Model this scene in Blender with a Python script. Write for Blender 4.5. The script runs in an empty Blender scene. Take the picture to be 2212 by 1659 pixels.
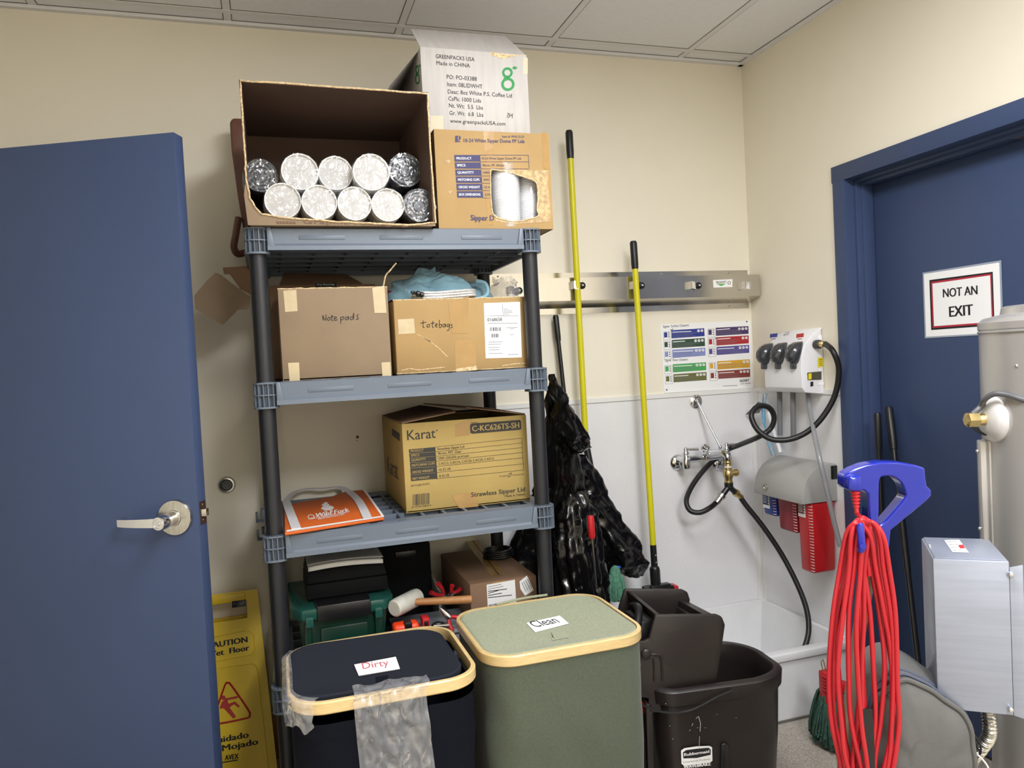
import bpy, bmesh, math, random
from mathutils import Vector, Matrix, noise
V = Vector
SC = bpy.context.scene
COL = SC.collection
random.seed(7)
# ------------------------------------------------------------------ camera, light, exposure
IW, IH, FPX = 2212, 1659, 1637.5
CAM = V((-1.9998, -2.8234, 1.3458))
def _basis(yaw, pitch, roll):
    cy, sy, cp, sp, cr, sr = math.cos(yaw), math.sin(yaw), math.cos(pitch), math.sin(pitch), math.cos(roll), math.sin(roll)
    f = V((sy*cp, cy*cp, sp)); r = V((cy, -sy, 0)); u = r.cross(f)
    return cr*r + sr*u, -sr*r + cr*u, f
CR, CU, CF = _basis(.3071, -.0309, -.0512)
cd = bpy.data.cameras.new('camera'); cam = bpy.data.objects.new('camera', cd); COL.objects.link(cam)
cd.sensor_width = 36; cd.sensor_fit = 'HORIZONTAL'; cd.lens = 36*FPX/IW; cd.clip_start = .02
cam.matrix_world = Matrix((( CR.x, CU.x, -CF.x, CAM.x), (CR.y, CU.y, -CF.y, CAM.y), (CR.z, CU.z, -CF.z, CAM.z), (0, 0, 0, 1)))
SC.camera = cam
SC.view_settings.view_transform = 'Standard'; SC.view_settings.look = 'None'
SC.view_settings.exposure = 0.0; SC.view_settings.gamma = 1; SC.view_settings.use_curve_mapping = False
w = bpy.data.worlds.new('world'); SC.world = w; w.use_nodes = True
w.node_tree.nodes['Background'].inputs[0].default_value = (.9, .95, 1, 1)
w.node_tree.nodes['Background'].inputs[1].default_value = .0
LAMP_POWER = 1.5; LAMP_WATT = (40.0, 84.0)
CEIL = 2.567
LAMPS = ((-1.188, -1.853, 'flush ceiling light panel nearer the storage shelf'), (-1.188, -3.617, 'flush ceiling light panel farther from the storage shelf'))
for _x, _y, _l in LAMPS:      # the light of the two ceiling troffers; their lenses hold it off the flattest angles
    l = bpy.data.lights.new('troffer_light', 'AREA'); l.shape = 'RECTANGLE'; l.size = .55; l.size_y = 1.14; l.energy = LAMP_WATT[0 if _y > -2.5 else 1]; l.color = (.975, .99, 1.03); l.spread = math.radians(180)
    o = bpy.data.objects.new('troffer_light', l); COL.objects.link(o); o.location = (_x, _y, CEIL-.012)

# ------------------------------------------------------------------ rays: a picture point on a known real plane
def ray(px, py): return CF + CR*((px-IW/2)/FPX) - CU*((py-IH/2)/FPX)
def onA(ax, px, py, c):
    d = ray(px, py); return CAM + d*((c-CAM[ax])/d[ax])
def onX(px, py, c): return onA(0, px, py, c)
def onY(px, py, c): return onA(1, px, py, c)
def onZ(px, py, c): return onA(2, px, py, c)
def od(px, py, t): return CAM + ray(px, py)*t
def dep(p): return (V(p)-CAM).dot(CF)
class Pl:
    """a flat face of a thing: origin, right, up; n looks out of it"""
    def __init__(s, o, e1, e2):
        s.o = V(o); s.e1 = V(e1).normalized(); s.n = s.e1.cross(V(e2)).normalized(); s.e2 = s.n.cross(s.e1).normalized()
    def P(s, px, py, eps=0.0):
        d = ray(px, py); t = (s.o-CAM).dot(s.n)/d.dot(s.n); return CAM + d*t + s.n*eps
    def uv(s, u, v, eps=0.0): return s.o + s.e1*u + s.e2*v + s.n*eps
def PlY(y): return Pl((0, y, 0), (1, 0, 0), (0, 0, 1))

# ------------------------------------------------------------------ materials
def lin(c):
    c = c/255.0; return c/12.92 if c <= .04045 else ((c+.055)/1.055)**2.4
def rgb(c): return (lin(c[0]), lin(c[1]), lin(c[2]), 1)
MATS = {}
def mat(name, col, rough=.5, metal=0, var=.06, vscale=9, bump=0, bscale=60, spec=.5, sheen=0, coat=0, trans=0, alpha=1, aniso=None, col2=None):
    if name in MATS: return MATS[name]
    m = bpy.data.materials.new(name); m.use_nodes = True; MATS[name] = m
    nt = m.node_tree; N = nt.nodes; L = nt.links; b = N['Principled BSDF']
    c = rgb(col)
    tc = N.new('ShaderNodeTexCoord')
    if var > 0 or col2:
        nz = N.new('ShaderNodeTexNoise'); nz.inputs['Scale'].default_value = vscale; nz.inputs['Detail'].default_value = 5
        if aniso:
            mp = N.new('ShaderNodeMapping'); mp.inputs['Scale'].default_value = aniso
            L.new(tc.outputs['Object'], mp.inputs[0]); L.new(mp.outputs[0], nz.inputs['Vector'])
        else: L.new(tc.outputs['Object'], nz.inputs['Vector'])
        rp = N.new('ShaderNodeValToRGB')
        a = rgb(col2) if col2 else tuple(x*(1-var) for x in c[:3])+(1,)
        rp.color_ramp.elements[0].position = .35; rp.color_ramp.elements[1].position = .65
        rp.color_ramp.elements[0].color = a
        rp.color_ramp.elements[1].color = tuple(min(1, x*(1+var)) for x in c[:3])+(1,)
        L.new(nz.outputs['Fac'], rp.inputs[0]); L.new(rp.outputs[0], b.inputs['Base Color'])
    else: b.inputs['Base Color'].default_value = c
    b.inputs['Roughness'].default_value = rough; b.inputs['Metallic'].default_value = metal
    b.inputs['Specular IOR Level'].default_value = spec
    if sheen: b.inputs['Sheen Weight'].default_value = sheen
    if coat: b.inputs['Coat Weight'].default_value = coat
    if trans: b.inputs['Transmission Weight'].default_value = trans
    if alpha < 1: b.inputs['Alpha'].default_value = alpha
    if bump:
        n2 = N.new('ShaderNodeTexNoise'); n2.inputs['Scale'].default_value = bscale; n2.inputs['Detail'].default_value = 4
        if aniso:
            L.new(mp.outputs[0], n2.inputs['Vector'])
        else: L.new(tc.outputs['Object'], n2.inputs['Vector'])
        bp = N.new('ShaderNodeBump'); bp.inputs['Strength'].default_value = bump; bp.inputs['Distance'].default_value = .004
        L.new(n2.outputs['Fac'], bp.inputs['Height']); L.new(bp.outputs[0], b.inputs['Normal'])
    return m
def film(name, tint=(235, 238, 245), gloss=.28, rough=.12, bscale=35, bump=.9, dens=.06):
    """thin clear crinkled plastic: mostly see-through, creases shine"""
    if name in MATS: return MATS[name]
    m = bpy.data.materials.new(name); m.use_nodes = True; MATS[name] = m
    nt = m.node_tree; N = nt.nodes; L = nt.links
    for n in list(N): N.remove(n)
    out = N.new('ShaderNodeOutputMaterial'); tr = N.new('ShaderNodeBsdfTransparent'); gl = N.new('ShaderNodeBsdfGlossy'); df = N.new('ShaderNodeBsdfDiffuse')
    tr.inputs[0].default_value = (.97, .97, .98, 1); gl.inputs[0].default_value = (1, 1, 1, 1); gl.inputs['Roughness'].default_value = rough
    df.inputs[0].default_value = rgb(tint)
    tc = N.new('ShaderNodeTexCoord'); vo = N.new('ShaderNodeTexNoise'); vo.inputs['Scale'].default_value = bscale; vo.inputs['Detail'].default_value = 3; vo.inputs['Distortion'].default_value = 1.2
    try: vo.noise_type = 'RIDGED_MULTIFRACTAL'
    except Exception: pass
    L.new(tc.outputs['Object'], vo.inputs['Vector'])
    bp = N.new('ShaderNodeBump'); bp.inputs['Strength'].default_value = bump; bp.inputs['Distance'].default_value = .006
    L.new(vo.outputs['Fac'], bp.inputs['Height']); L.new(bp.outputs[0], gl.inputs['Normal'])
    m1 = N.new('ShaderNodeMixShader'); m1.inputs[0].default_value = dens; L.new(tr.outputs[0], m1.inputs[1]); L.new(df.outputs[0], m1.inputs[2])
    fr = N.new('ShaderNodeLayerWeight'); fr.inputs['Blend'].default_value = .25; L.new(bp.outputs[0], fr.inputs['Normal'])
    mm = N.new('ShaderNodeMath'); mm.operation = 'MULTIPLY_ADD'; mm.inputs[1].default_value = gloss; mm.inputs[2].default_value = gloss*.35; L.new(fr.outputs['Fresnel'], mm.inputs[0])
    cr = N.new('ShaderNodeValToRGB'); cr.color_ramp.elements[0].position = .42; cr.color_ramp.elements[1].position = .72; cr.color_ramp.elements[0].color = (.12, .12, .12, 1)
    v2 = N.new('ShaderNodeTexNoise'); v2.inputs['Scale'].default_value = bscale*.8; v2.inputs['Detail'].default_value = 2; v2.inputs['Distortion'].default_value = 2.0
    L.new(tc.outputs['Object'], v2.inputs['Vector']); L.new(v2.outputs['Fac'], cr.inputs[0])
    mk = N.new('ShaderNodeMath'); mk.operation = 'MULTIPLY'; L.new(mm.outputs[0], mk.inputs[0]); L.new(cr.outputs[0], mk.inputs[1]); mm = mk
    m2 = N.new('ShaderNodeMixShader'); L.new(mm.outputs[0], m2.inputs[0]); L.new(m1.outputs[0], m2.inputs[1]); L.new(gl.outputs[0], m2.inputs[2])
    L.new(m2.outputs[0], out.inputs[0])
    return m
def emit(name, col, st):
    m = bpy.data.materials.new(name); m.use_nodes = True; N = m.node_tree.nodes; b = N['Principled BSDF']
    b.inputs['Base Color'].default_value = rgb(col); b.inputs['Emission Color'].default_value = rgb(col); b.inputs['Emission Strength'].default_value = st
    return m

# ------------------------------------------------------------------ mesh collector
def spline(pts, sub=6, closed=False):
    pts = [V(p) for p in pts]; n = len(pts); out = []
    if n < 3: return pts
    R = range(n if closed else n-1)
    for i in R:
        if closed: p0, p1, p2, p3 = pts[(i-1) % n], pts[i], pts[(i+1) % n], pts[(i+2) % n]
        else: p0, p1, p2, p3 = pts[max(i-1, 0)], pts[i], pts[i+1], pts[min(i+2, n-1)]
        for k in range(sub):
            t = k/sub
            out.append(.5*((2*p1)+(p2-p0)*t+(2*p0-5*p1+4*p2-p3)*t*t+(3*p1-p0-3*p2+p3)*t**3))
    if not closed: out.append(pts[-1])
    return out
_TXT = {}
def glyphs(s, bold=0.0):
    k = (s, bold)
    if k in _TXT: return _TXT[k]
    c = bpy.data.curves.new('t', 'FONT'); c.body = s; c.resolution_u = 2 if len(s) > 6 else 4; c.offset = bold; c.fill_mode = 'FRONT'
    o = bpy.data.objects.new('t', c); me = bpy.data.meshes.new_from_object(o)
    vs = [tuple(v.co) for v in me.vertices]; fs = [tuple(p.vertices) for p in me.polygons]
    # faces must look to +z
    if fs:
        a = 0
        for p in me.polygons: a += p.normal.z*p.area
        if a < 0: fs = [tuple(reversed(f)) for f in fs]
    bpy.data.objects.remove(o); bpy.data.meshes.remove(me); bpy.data.curves.remove(c)
    _TXT[k] = (vs, fs); return _TXT[k]
CAP = None
class MB:
    def __init__(s): s.v = []; s.f = []; s.m = []
    def add(s, vs, fs, m=0, T=None):
        b = len(s.v)
        s.v += [tuple(T @ V(p)) if T else tuple(p) for p in vs]
        s.f += [tuple(i+b for i in f) for f in fs]; s.m += [m]*len(fs)
        return s
    def bm(s, b, m=0, T=None):
        b.verts.index_update()
        s.add([v.co.copy() for v in b.verts], [[v.index for v in f.verts] for f in b.faces], m, T); b.free(); return s
    def box(s, x0, x1, y0, y1, z0, z1, m=0, bev=0, seg=2, T=None):
        b = bmesh.new(); bmesh.ops.create_cube(b, size=1)
        for v in b.verts: v.co = V((x0+(v.co.x+.5)*(x1-x0), y0+(v.co.y+.5)*(y1-y0), z0+(v.co.z+.5)*(z1-z0)))
        if bev: bmesh.ops.bevel(b, geom=b.edges[:], offset=bev, segments=seg, affect='EDGES', profile=.5)
        return s.bm(b, m, T)
    def hexa(s, p, m=0, bev=0, seg=2):
        """p: 8 points, bottom ring then top ring"""
        b = bmesh.new(); vs = [b.verts.new(q) for q in p]
        for f in ((3, 2, 1, 0), (4, 5, 6, 7), (0, 1, 5, 4), (1, 2, 6, 5), (2, 3, 7, 6), (3, 0, 4, 7)): b.faces.new([vs[i] for i in f])
        bmesh.ops.recalc_face_normals(b, faces=b.faces[:])
        if bev: bmesh.ops.bevel(b, geom=b.edges[:], offset=bev, segments=seg, affect='EDGES', profile=.5)
        return s.bm(b, m)
    def poly(s, pts, m=0): return s.add(pts, [tuple(range(len(pts)))], m)
    def prism(s, pts, d, m=0, bev=0, seg=2):
        """pts: 3-D outline, d: extrusion vector"""
        b = bmesh.new(); d = V(d); vs = [b.verts.new(p) for p in pts]; n = len(pts)
        v2 = [b.verts.new(V(p)+d) for p in pts]
        b.faces.new(vs); b.faces.new(list(reversed(v2)))
        for i in range(n): b.faces.new([vs[(i+1) % n], vs[i], v2[i], v2[(i+1) % n]])
        bmesh.ops.recalc_face_normals(b, faces=b.faces[:])
        if bev:
            es = [e for e in b.edges if len(e.link_faces) == 2 and e.calc_face_angle() > .5]
            bmesh.ops.bevel(b, geom=es, offset=bev, segments=seg, affect='EDGES', profile=.5, clamp_overlap=True)
        return s.bm(b, m)
    def tube(s, pts, r, n=10, m=0, closed=False, sub=6, caps=True, smooth=True):
        P = spline(pts, sub, closed) if smooth else [V(p) for p in pts]
        k = len(P); rs = r if callable(r) else (lambda t: r)
        T = []
        for i in range(k):
            a = P[(i-1) % k] if (closed or i > 0) else P[0]; c = P[(i+1) % k] if (closed or i < k-1) else P[-1]
            t = (c-a); T.append(t.normalized() if t.length > 1e-9 else V((0, 0, 1)))
        ref = V((0, 0, 1)) if abs(T[0].z) < .9 else V((1, 0, 0))
        nrm = T[0].cross(ref).normalized(); vs = []; fs = []
        for i in range(k):
            nrm = (nrm - T[i]*nrm.dot(T[i])).normalized(); bi = T[i].cross(nrm); R = rs(i/max(1, k-1))
            for j in range(n):
                a = 2*math.pi*j/n; vs.append(P[i]+nrm*(R*math.cos(a))+bi*(R*math.sin(a)))
        for i in range(k if closed else k-1):
            for j in range(n):
                a, b2 = i*n+j, i*n+(j+1) % n; c, d = ((i+1) % k)*n+(j+1) % n, ((i+1) % k)*n+j
                fs.append((a, b2, c, d))
        if caps and not closed: fs.append(tuple(reversed(range(n)))); fs.append(tuple((k-1)*n+j for j in range(n)))
        return s.add(vs, fs, m)
    def cyl(s, p0, p1, r0, r1=None, n=20, m=0, caps=True):
        r1 = r0 if r1 is None else r1
        return s.tube([p0, p1], lambda t: r0+(r1-r0)*t, n, m, smooth=False, caps=caps)
    def lathe(s, prof, o, ax, n=28, m=0, caps=True):
        """prof: [(radius, height)] along ax from o"""
        o = V(o); ax = V(ax).normalized(); ref = V((0, 0, 1)) if abs(ax.z) < .9 else V((1, 0, 0))
        a1 = ax.cross(ref).normalized(); a2 = ax.cross(a1); vs = []; fs = []
        for r, h in prof:
            for j in range(n):
                a = 2*math.pi*j/n; vs.append(o+ax*h+a1*(r*math.cos(a))+a2*(r*math.sin(a)))
        for i in range(len(prof)-1):
            for j in range(n): fs.append((i*n+j, i*n+(j+1) % n, (i+1)*n+(j+1) % n, (i+1)*n+j))
        if caps:
            fs.append(tuple(reversed(range(n)))); fs.append(tuple((len(prof)-1)*n+j for j in range(n)))
        return s.add(vs, fs, m)
    def ell(s, c, rx, ry, rz, m=0, n=16, T=None):
        b = bmesh.new(); bmesh.ops.create_uvsphere(b, u_segments=n, v_segments=max(6, n*2//3), radius=1)
        for v in b.verts: v.co = V((v.co.x*rx, v.co.y*ry, v.co.z*rz))
        return s.bm(b, m, (Matrix.Translation(V(c)) @ T) if T else Matrix.Translation(V(c)))
    def surf(s, fn, nu, nv, m=0, cu=False):
        vs = [fn(i/nu, j/nv) for j in range(nv+1) for i in range(nu if cu else nu+1)]; w_ = nu if cu else nu+1; fs = []
        for j in range(nv):
            for i in range(nu):
                a = j*w_+i; b = j*w_+(i+1) % w_; fs.append((a, b, b+w_, a+w_))
        return s.add(vs, fs, m)
    def ring_loft(s, rings, m=0, cap0=True, cap1=True):
        n = len(rings[0]); vs = [p for r in rings for p in r]; fs = []
        for i in range(len(rings)-1):
            for j in range(n): fs.append((i*n+j, i*n+(j+1) % n, (i+1)*n+(j+1) % n, (i+1)*n+j))
        if cap0: fs.append(tuple(reversed(range(n))))
        if cap1: fs.append(tuple((len(rings)-1)*n+j for j in range(n)))
        return s.add(vs, fs, m)
    # ---- flat marks on a face given in picture points
    def mark(s, pl, pts, m, eps=.0006):
        P = [pl.P(x, y, eps) for x, y in pts]
        n = (P[1]-P[0]).cross(P[2]-P[0])
        tot = V((0, 0, 0))
        for i in range(len(P)): tot += P[i].cross(P[(i+1) % len(P)])
        if tot.dot(pl.n) < 0: P.reverse()
        return s.poly(P, m)
    def line(s, pl, a, b, w, m, eps=.0007):
        d = V((b[0]-a[0], b[1]-a[1])); q = V((-d.y, d.x)).normalized()*(w/2)
        return s.mark(pl, [(a[0]+q.x, a[1]+q.y), (b[0]+q.x, b[1]+q.y), (b[0]-q.x, b[1]-q.y), (a[0]-q.x, a[1]-q.y)], m, eps)
    def pline(s, pl, pts, w, m, eps=.0007):
        for a, b in zip(pts, pts[1:]): s.line(pl, a, b, w, m, eps)
        return s
    def text(s, pl, t, x0, y0, x1, y1, h, m, eps=.0009, bold=.0, natural=False, lean=False):
        """t from baseline point to baseline point, cap height h in picture points"""
        global CAP
        if CAP is None: CAP = max(v[1] for v in glyphs('H')[0])
        vs, fs = glyphs(t)
        if not vs: return s
        P0 = pl.P(x0, y0, eps); P1 = pl.P(x1, y1, eps); e = (P1-P0); W = e.length; e.normalize(); u = pl.n.cross(e)
        xm, ym = (x0+x1)/2, (y0+y1)/2
        H = (pl.P(xm, ym-h)-pl.P(xm, ym)).length
        if lean: u = (pl.P(xm, ym-h)-pl.P(xm, ym)).normalized()
        xs = [v[0] for v in vs]; a, b = min(xs), max(xs); sy = H/CAP; sx = sy if natural else W/(b-a)
        K = (0,) if bold < .008 else ((-.6, .6) if bold < .018 else (-1, 0, 1))
        for i, k in enumerate(K):
            o = P0+e*(k*bold*1.1*min(sx, sy))+pl.n*(.00006*i)
            s.add([o+e*((v[0]-a)*sx)+u*(v[1]*sy) for v in vs], fs, m)
        return s
    def ring(s, pl, cx, cy, r0, r1, m, n=28, sx=1, eps=.0008, a0=0, a1=360):
        k = n if a1-a0 >= 360 else n
        for i in range(k):
            a = math.radians(a0+(a1-a0)*i/k); b = math.radians(a0+(a1-a0)*(i+1)/k)
            s.mark(pl, [(cx+sx*r1*math.cos(a), cy+r1*math.sin(a)), (cx+sx*r1*math.cos(b), cy+r1*math.sin(b)), (cx+sx*r0*math.cos(b), cy+r0*math.sin(b)), (cx+sx*r0*math.cos(a), cy+r0*math.sin(a))], m, eps)
        return s
    def disc(s, pl, cx, cy, r, m, n=16, sx=1, eps=.0008):
        return s.mark(pl, [(cx+sx*r*math.cos(2*math.pi*i/n), cy+r*math.sin(2*math.pi*i/n)) for i in range(n)], m, eps)
    def build(s, name, mats, parent=None, smooth=True, ang=38, solid=0, sub=0):
        me = bpy.data.meshes.new(name); mats = mats if isinstance(mats, (list, tuple)) else [mats]
        off = V((0, 0, 0)); vs = s.v
        if parent is None and vs:
            lo = [min(v[k] for v in vs) for k in range(3)]; hi = [max(v[k] for v in vs) for k in range(3)]
            off = V(((lo[0]+hi[0])/2, (lo[1]+hi[1])/2, lo[2])); vs = [(v[0]-off.x, v[1]-off.y, v[2]-off.z) for v in vs]
        me.from_pydata([tuple(v) for v in vs], [], s.f)
        for x in mats: me.materials.append(x)
        me.polygons.foreach_set('material_index', s.m)
        me.update()
        if smooth:
            me.polygons.foreach_set('use_smooth', [True]*len(me.polygons)); me.set_sharp_from_angle(angle=math.radians(ang))
        o = bpy.data.objects.new(name, me); COL.objects.link(o); o.location = off
        if solid:
            md = o.modifiers.new('thickness', 'SOLIDIFY'); md.thickness = solid; md.offset = 0
        if sub:
            md = o.modifiers.new('smooth', 'SUBSURF'); md.levels = sub; md.render_levels = sub
        if parent is not None: adopt(o, parent)
        return o
def adopt(o, parent):
    o.parent = parent
    L0 = parent
    off = V((0, 0, 0))
    while L0 is not None: off += L0.location; L0 = L0.parent
    # parents carry only translations, so a child stays where its mesh was made
    inv = Matrix.Translation(-V(parent.location)) if parent.parent is None else Matrix.Identity(4)
    o.matrix_parent_inverse = inv
def thing(name, label, cat, loc, group=None):
    o = bpy.data.objects.new(name, None); COL.objects.link(o); o.location = V(loc); o.empty_display_size = .05
    return tag(o, label, cat, group)
def tag(o, label, cat, group=None, kind=None):
    o['label'] = label; o['category'] = cat
    if group: o['group'] = group
    if kind: o['kind'] = kind
    return o
def struct(o, label=None):
    o['kind'] = 'structure'
    if label: o['label'] = label
    return o
def copy_thing(root, delta, label, group=None):
    c = root.copy(); COL.objects.link(c); c.location = root.location + V(delta); c['label'] = label
    if group: c['group'] = group
    for ch in list(root.children):
        k = ch.copy(); COL.objects.link(k); k.parent = c
        for g in list(ch.children):
            q = g.copy(); COL.objects.link(q); q.parent = k
    return c
def nz(p, sc=1.0, seed=0): return noise.noise(V(p)*sc + V((seed*13.7, seed*7.3, seed*3.1)))
def rrect(cx, cy, hx, hy, r, n=8):
    """rounded rectangle, counter-clockwise"""
    out = []
    for qx, qy, a0 in ((1, 1, 0), (-1, 1, 90), (-1, -1, 180), (1, -1, 270)):
        for i in range(n+1):
            a = math.radians(a0+90*i/n); out.append((cx+qx*(hx-r)+r*math.cos(a), cy+qy*(hy-r)+r*math.sin(a)))
    return out
# ------------------------------------------------------------------ shared materials
M_WALL = mat('cream_paint', (231, 224, 206), .55, var=.02, vscale=2, bump=.06, bscale=180)
M_FRP = mat('white_panel', (226, 225, 226), .38, var=.03, vscale=3, bump=.25, bscale=90)
M_CAPS = mat('white_trim', (226, 225, 222), .4, var=.02)
M_CEIL = mat('ceiling_tile', (232, 232, 236), .85, var=.015, vscale=60, bump=.08, bscale=150)
M_TBAR = mat('ceiling_bar', (224, 223, 225), .6, var=.01)
M_GAP = mat('dark_gap', (104, 100, 94), .8, var=0)
M_BLUE = mat('blue_door_paint', (58, 72, 104), .42, spec=.3, var=.03, vscale=2, bump=.05, bscale=120)
M_CHROME = mat('chrome', (215, 216, 220), .12, 1, var=.02)
M_STEEL = mat('brushed_steel', (190, 188, 182), .24, 1, var=.12, vscale=5, aniso=(60, 60, 1.2))
M_STAIN = mat('stainless', (196, 192, 184), .2, 1, var=.05, vscale=4, bump=.05, bscale=14)
M_BRASS = mat('brass', (206, 184, 128), .32, 1, var=.1, vscale=30)
M_SHELF = mat('shelf_grey_plastic', (96, 106, 119), .42, var=.03, vscale=5, bump=.08, bscale=200)
M_POST = mat('black_plastic_post', (26, 28, 33), .45, var=.05, vscale=20, bump=.1, bscale=220)
M_BLACK = mat('black_plastic', (22, 22, 24), .35, var=.05)
M_MATTE = mat('matte_black', (14, 15, 17), .75, var=.08, vscale=30, spec=.15)
M_RUBBER = mat('black_rubber', (20, 20, 21), .42, var=.04)
M_WHITE = mat('white_plastic', (232, 232, 236), .3, var=.015)
M_PAPER = mat('white_paper', (238, 238, 238), .7, var=.015)
M_INK = mat('black_ink', (24, 24, 28), .7, var=0)
M_GREYINK = mat('grey_ink', (120, 120, 124), .7, var=0)
M_NAVY = mat('navy_ink', (52, 50, 92), .65, var=.03, vscale=40)
M_DKINK = mat('charcoal_ink', (48, 46, 42), .65, var=.03, vscale=40)
M_RED = mat('red_plastic', (186, 34, 42), .35, var=.04)
M_YEL = mat('yellow_pole_paint', (206, 198, 26), .3, var=.03)
M_GREENINK = mat('green_ink', (34, 138, 72), .65, var=0)
def kraft(name, col, var=.05):
    return mat(name, col, .72, var=var, vscale=7, bump=.12, bscale=40, spec=.25)
M_KT = kraft('tan_cardboard', (164, 135, 90))
M_KG = kraft('grey_brown_cardboard', (136, 117, 95))
M_KY = kraft('yellow_cardboard', (172, 148, 90))
M_KD = kraft('brown_cardboard', (134, 106, 84)); M_KDI = kraft('carton_inside_shade', (92, 72, 62))  # inside kraft darkened: the shade within the open carton is in its colour
M_KE = mat('cardboard_edge', (206, 180, 140), .8, var=.35, vscale=160)
M_WC = mat('white_cardboard', (184, 180, 176), .6, var=.05, vscale=12, aniso=(6, 1, .6), bump=.08, bscale=30)
M_TAPE = mat('clear_brown_tape', (164, 130, 80), .18, var=.06, vscale=20, bump=.2, bscale=30)
M_PTAPE = mat('pale_tape', (190, 172, 138), .25, var=.05, vscale=25, bump=.3, bscale=40)

# ------------------------------------------------------------------ the room
b = MB(); b.box(-3.2, .3, -4.8, .15, -.06, 0)
M_FLOOR = mat('speckled_floor', (182, 174, 162), .4, var=.10, vscale=260, col2=(138, 130, 120), bump=.05, bscale=100)
struct(b.build('floor', M_FLOOR))
b = MB(); b.box(-3.2, .25, 0, .12, 0, CEIL+.1)
struct(b.build('wall_back', M_WALL))
DY0, DY1, DTOP = -.592, -1.53, 1.93       # right-hand doorway
b = MB(); b.box(0, .15, DY0+.02, 0, 0, CEIL+.1); b.box(0, .15, -4.8, DY1-.02, 0, CEIL+.1); b.box(0, .15, DY1-.02, DY0+.02, DTOP+.02, CEIL+.1)
struct(b.build('wall_right', M_WALL))
b = MB(); b.box(-3.2, -3.05, -4.8, 0, 0, CEIL+.1)
struct(b.build('wall_left', M_WALL))
b = MB(); b.box(-3.2, .15, -4.8, -4.68, 0, CEIL+.1)
struct(b.build('wall_front', M_WALL))
# ceiling: tiles, bars with a fine dark reveal on both sides, wall angle
b = MB(); b.box(-3.2, .15, -4.8, .12, CEIL, CEIL+.08, 0)
xs = [-2.07+.588*k for k in range(-1, 4)]; ys = [-.089-.588*k for k in range(8)]
for x in xs:
    b.box(x-.012, x+.012, -4.68, 0, CEIL-.002, CEIL, 1)
    for q in (-1, 1): b.box(x+q*.0135-.0014, x+q*.0135+.0014, -4.68, 0, CEIL-.0008, CEIL, 2)
for y in ys:
    b.box(-3.05, 0, y-.012, y+.012, CEIL-.003, CEIL, 1)
    for q in (-1, 1): b.box(-3.05, 0, y+q*.0135-.0014, y+q*.0135+.0014, CEIL-.0012, CEIL, 2)
b.box(-3.05, 0, -.02, 0, CEIL-.012, CEIL, 1); b.box(-3.05, 0, -.0235, -.02, CEIL-.0012, CEIL, 2)
b.box(-.02, 0, -4.68, 0, CEIL-.012, CEIL, 1); b.box(-.0235, -.02, -4.68, 0, CEIL-.0012, CEIL, 2)
struct(b.build('ceiling', [M_CEIL, M_TBAR, M_GAP], smooth=False))
# white washable panels with cap strips and a corner strip
b = MB(); b.box(-1.2, 0, -.004, 0, .1, 1.165, 0); b.box(-1.2, 0, -.009, 0, 1.158, 1.176, 1); b.box(-.028, 0, -.0075, 0, .1, 1.16, 1)
struct(b.build('trim_1', [M_FRP, M_CAPS], smooth=False))
b = MB(); b.box(-.004, 0, -.535, 0, .1, 1.165, 0); b.box(-.009, 0, -.535, 0, 1.158, 1.176, 1); b.box(-.0075, 0, -.028, 0, .1, 1.16, 1)
struct(b.build('trim_2', [M_FRP, M_CAPS], smooth=False))
# ceiling lamps the room has: two flush troffers behind the view
M_GLOW = emit('lamp_diffuser', (250, 252, 255), LAMP_POWER)
M_LFR = mat('lamp_frame', (230, 230, 228), .5, var=0)
for x, y, lab in LAMPS:
    t = thing('ceiling_light', lab, 'ceiling light', (x, y, CEIL-.02), 'ceiling light panels')
    f = MB()
    for q in (-1, 1):
        f.box(x+q*.29-.012, x+q*.29+.012, y-.60, y+.60, CEIL-.02, CEIL-.001); f.box(x-.29, x+.29, y+q*.584-.012, y+q*.584+.012, CEIL-.02, CEIL-.001)
    f.build('frame', M_LFR, t, smooth=False)
    d = MB(); d.box(x-.278, x+.278, y-.572, y+.572, CEIL-.010, CEIL-.004); d.build('diffuser', M_GLOW, t, smooth=False)

# ------------------------------------------------------------------ right-hand door (closed) and its steel frame
b = MB()
b.box(.1, .145, DY1+.012, DY0-.006, .01, DTOP-.006, 0, .002)
d2 = struct(b.build('door_2', M_BLUE))
f = MB()
FO = .058
def jamb(y, sgn):
    # face, returns, stop; sgn points into the opening (-Y for the left jamb)
    a, c = sorted((y+FO*-sgn, y)); f.box(-.012, .15, a, c, 0, DTOP+FO, 0, .002)
    a, c = sorted((y, y+sgn*.012)); f.box(.03, .098, a, c, 0, DTOP, 0, .0015)
    a, c = sorted((y, y+sgn*.022)); f.box(.05, .096, a, c, 0, DTOP, 0, .0015)
jamb(DY0, -1); jamb(DY1, 1)
f.box(-.0125, .15, DY1-FO, DY0+FO+.004, DTOP, DTOP+FO, 0, .002)
f.box(.0295, .0985, DY1, DY0, DTOP-.0125, DTOP+.001, 0, .0015); f.box(.0495, .0965, DY1, DY0, DTOP-.0245, DTOP+.001, 0, .0015)
f.build('door_frame', M_BLUE, d2)
c = MB(); p = onX(2197, 292, .075); c.box(.052, .098, p.y-.20, p.y-.0, p.z-.012, p.z+.008, 0, .003); c.build('door_closer', mat('closer_grey', (120, 118, 116), .4, .6), d2)
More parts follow.
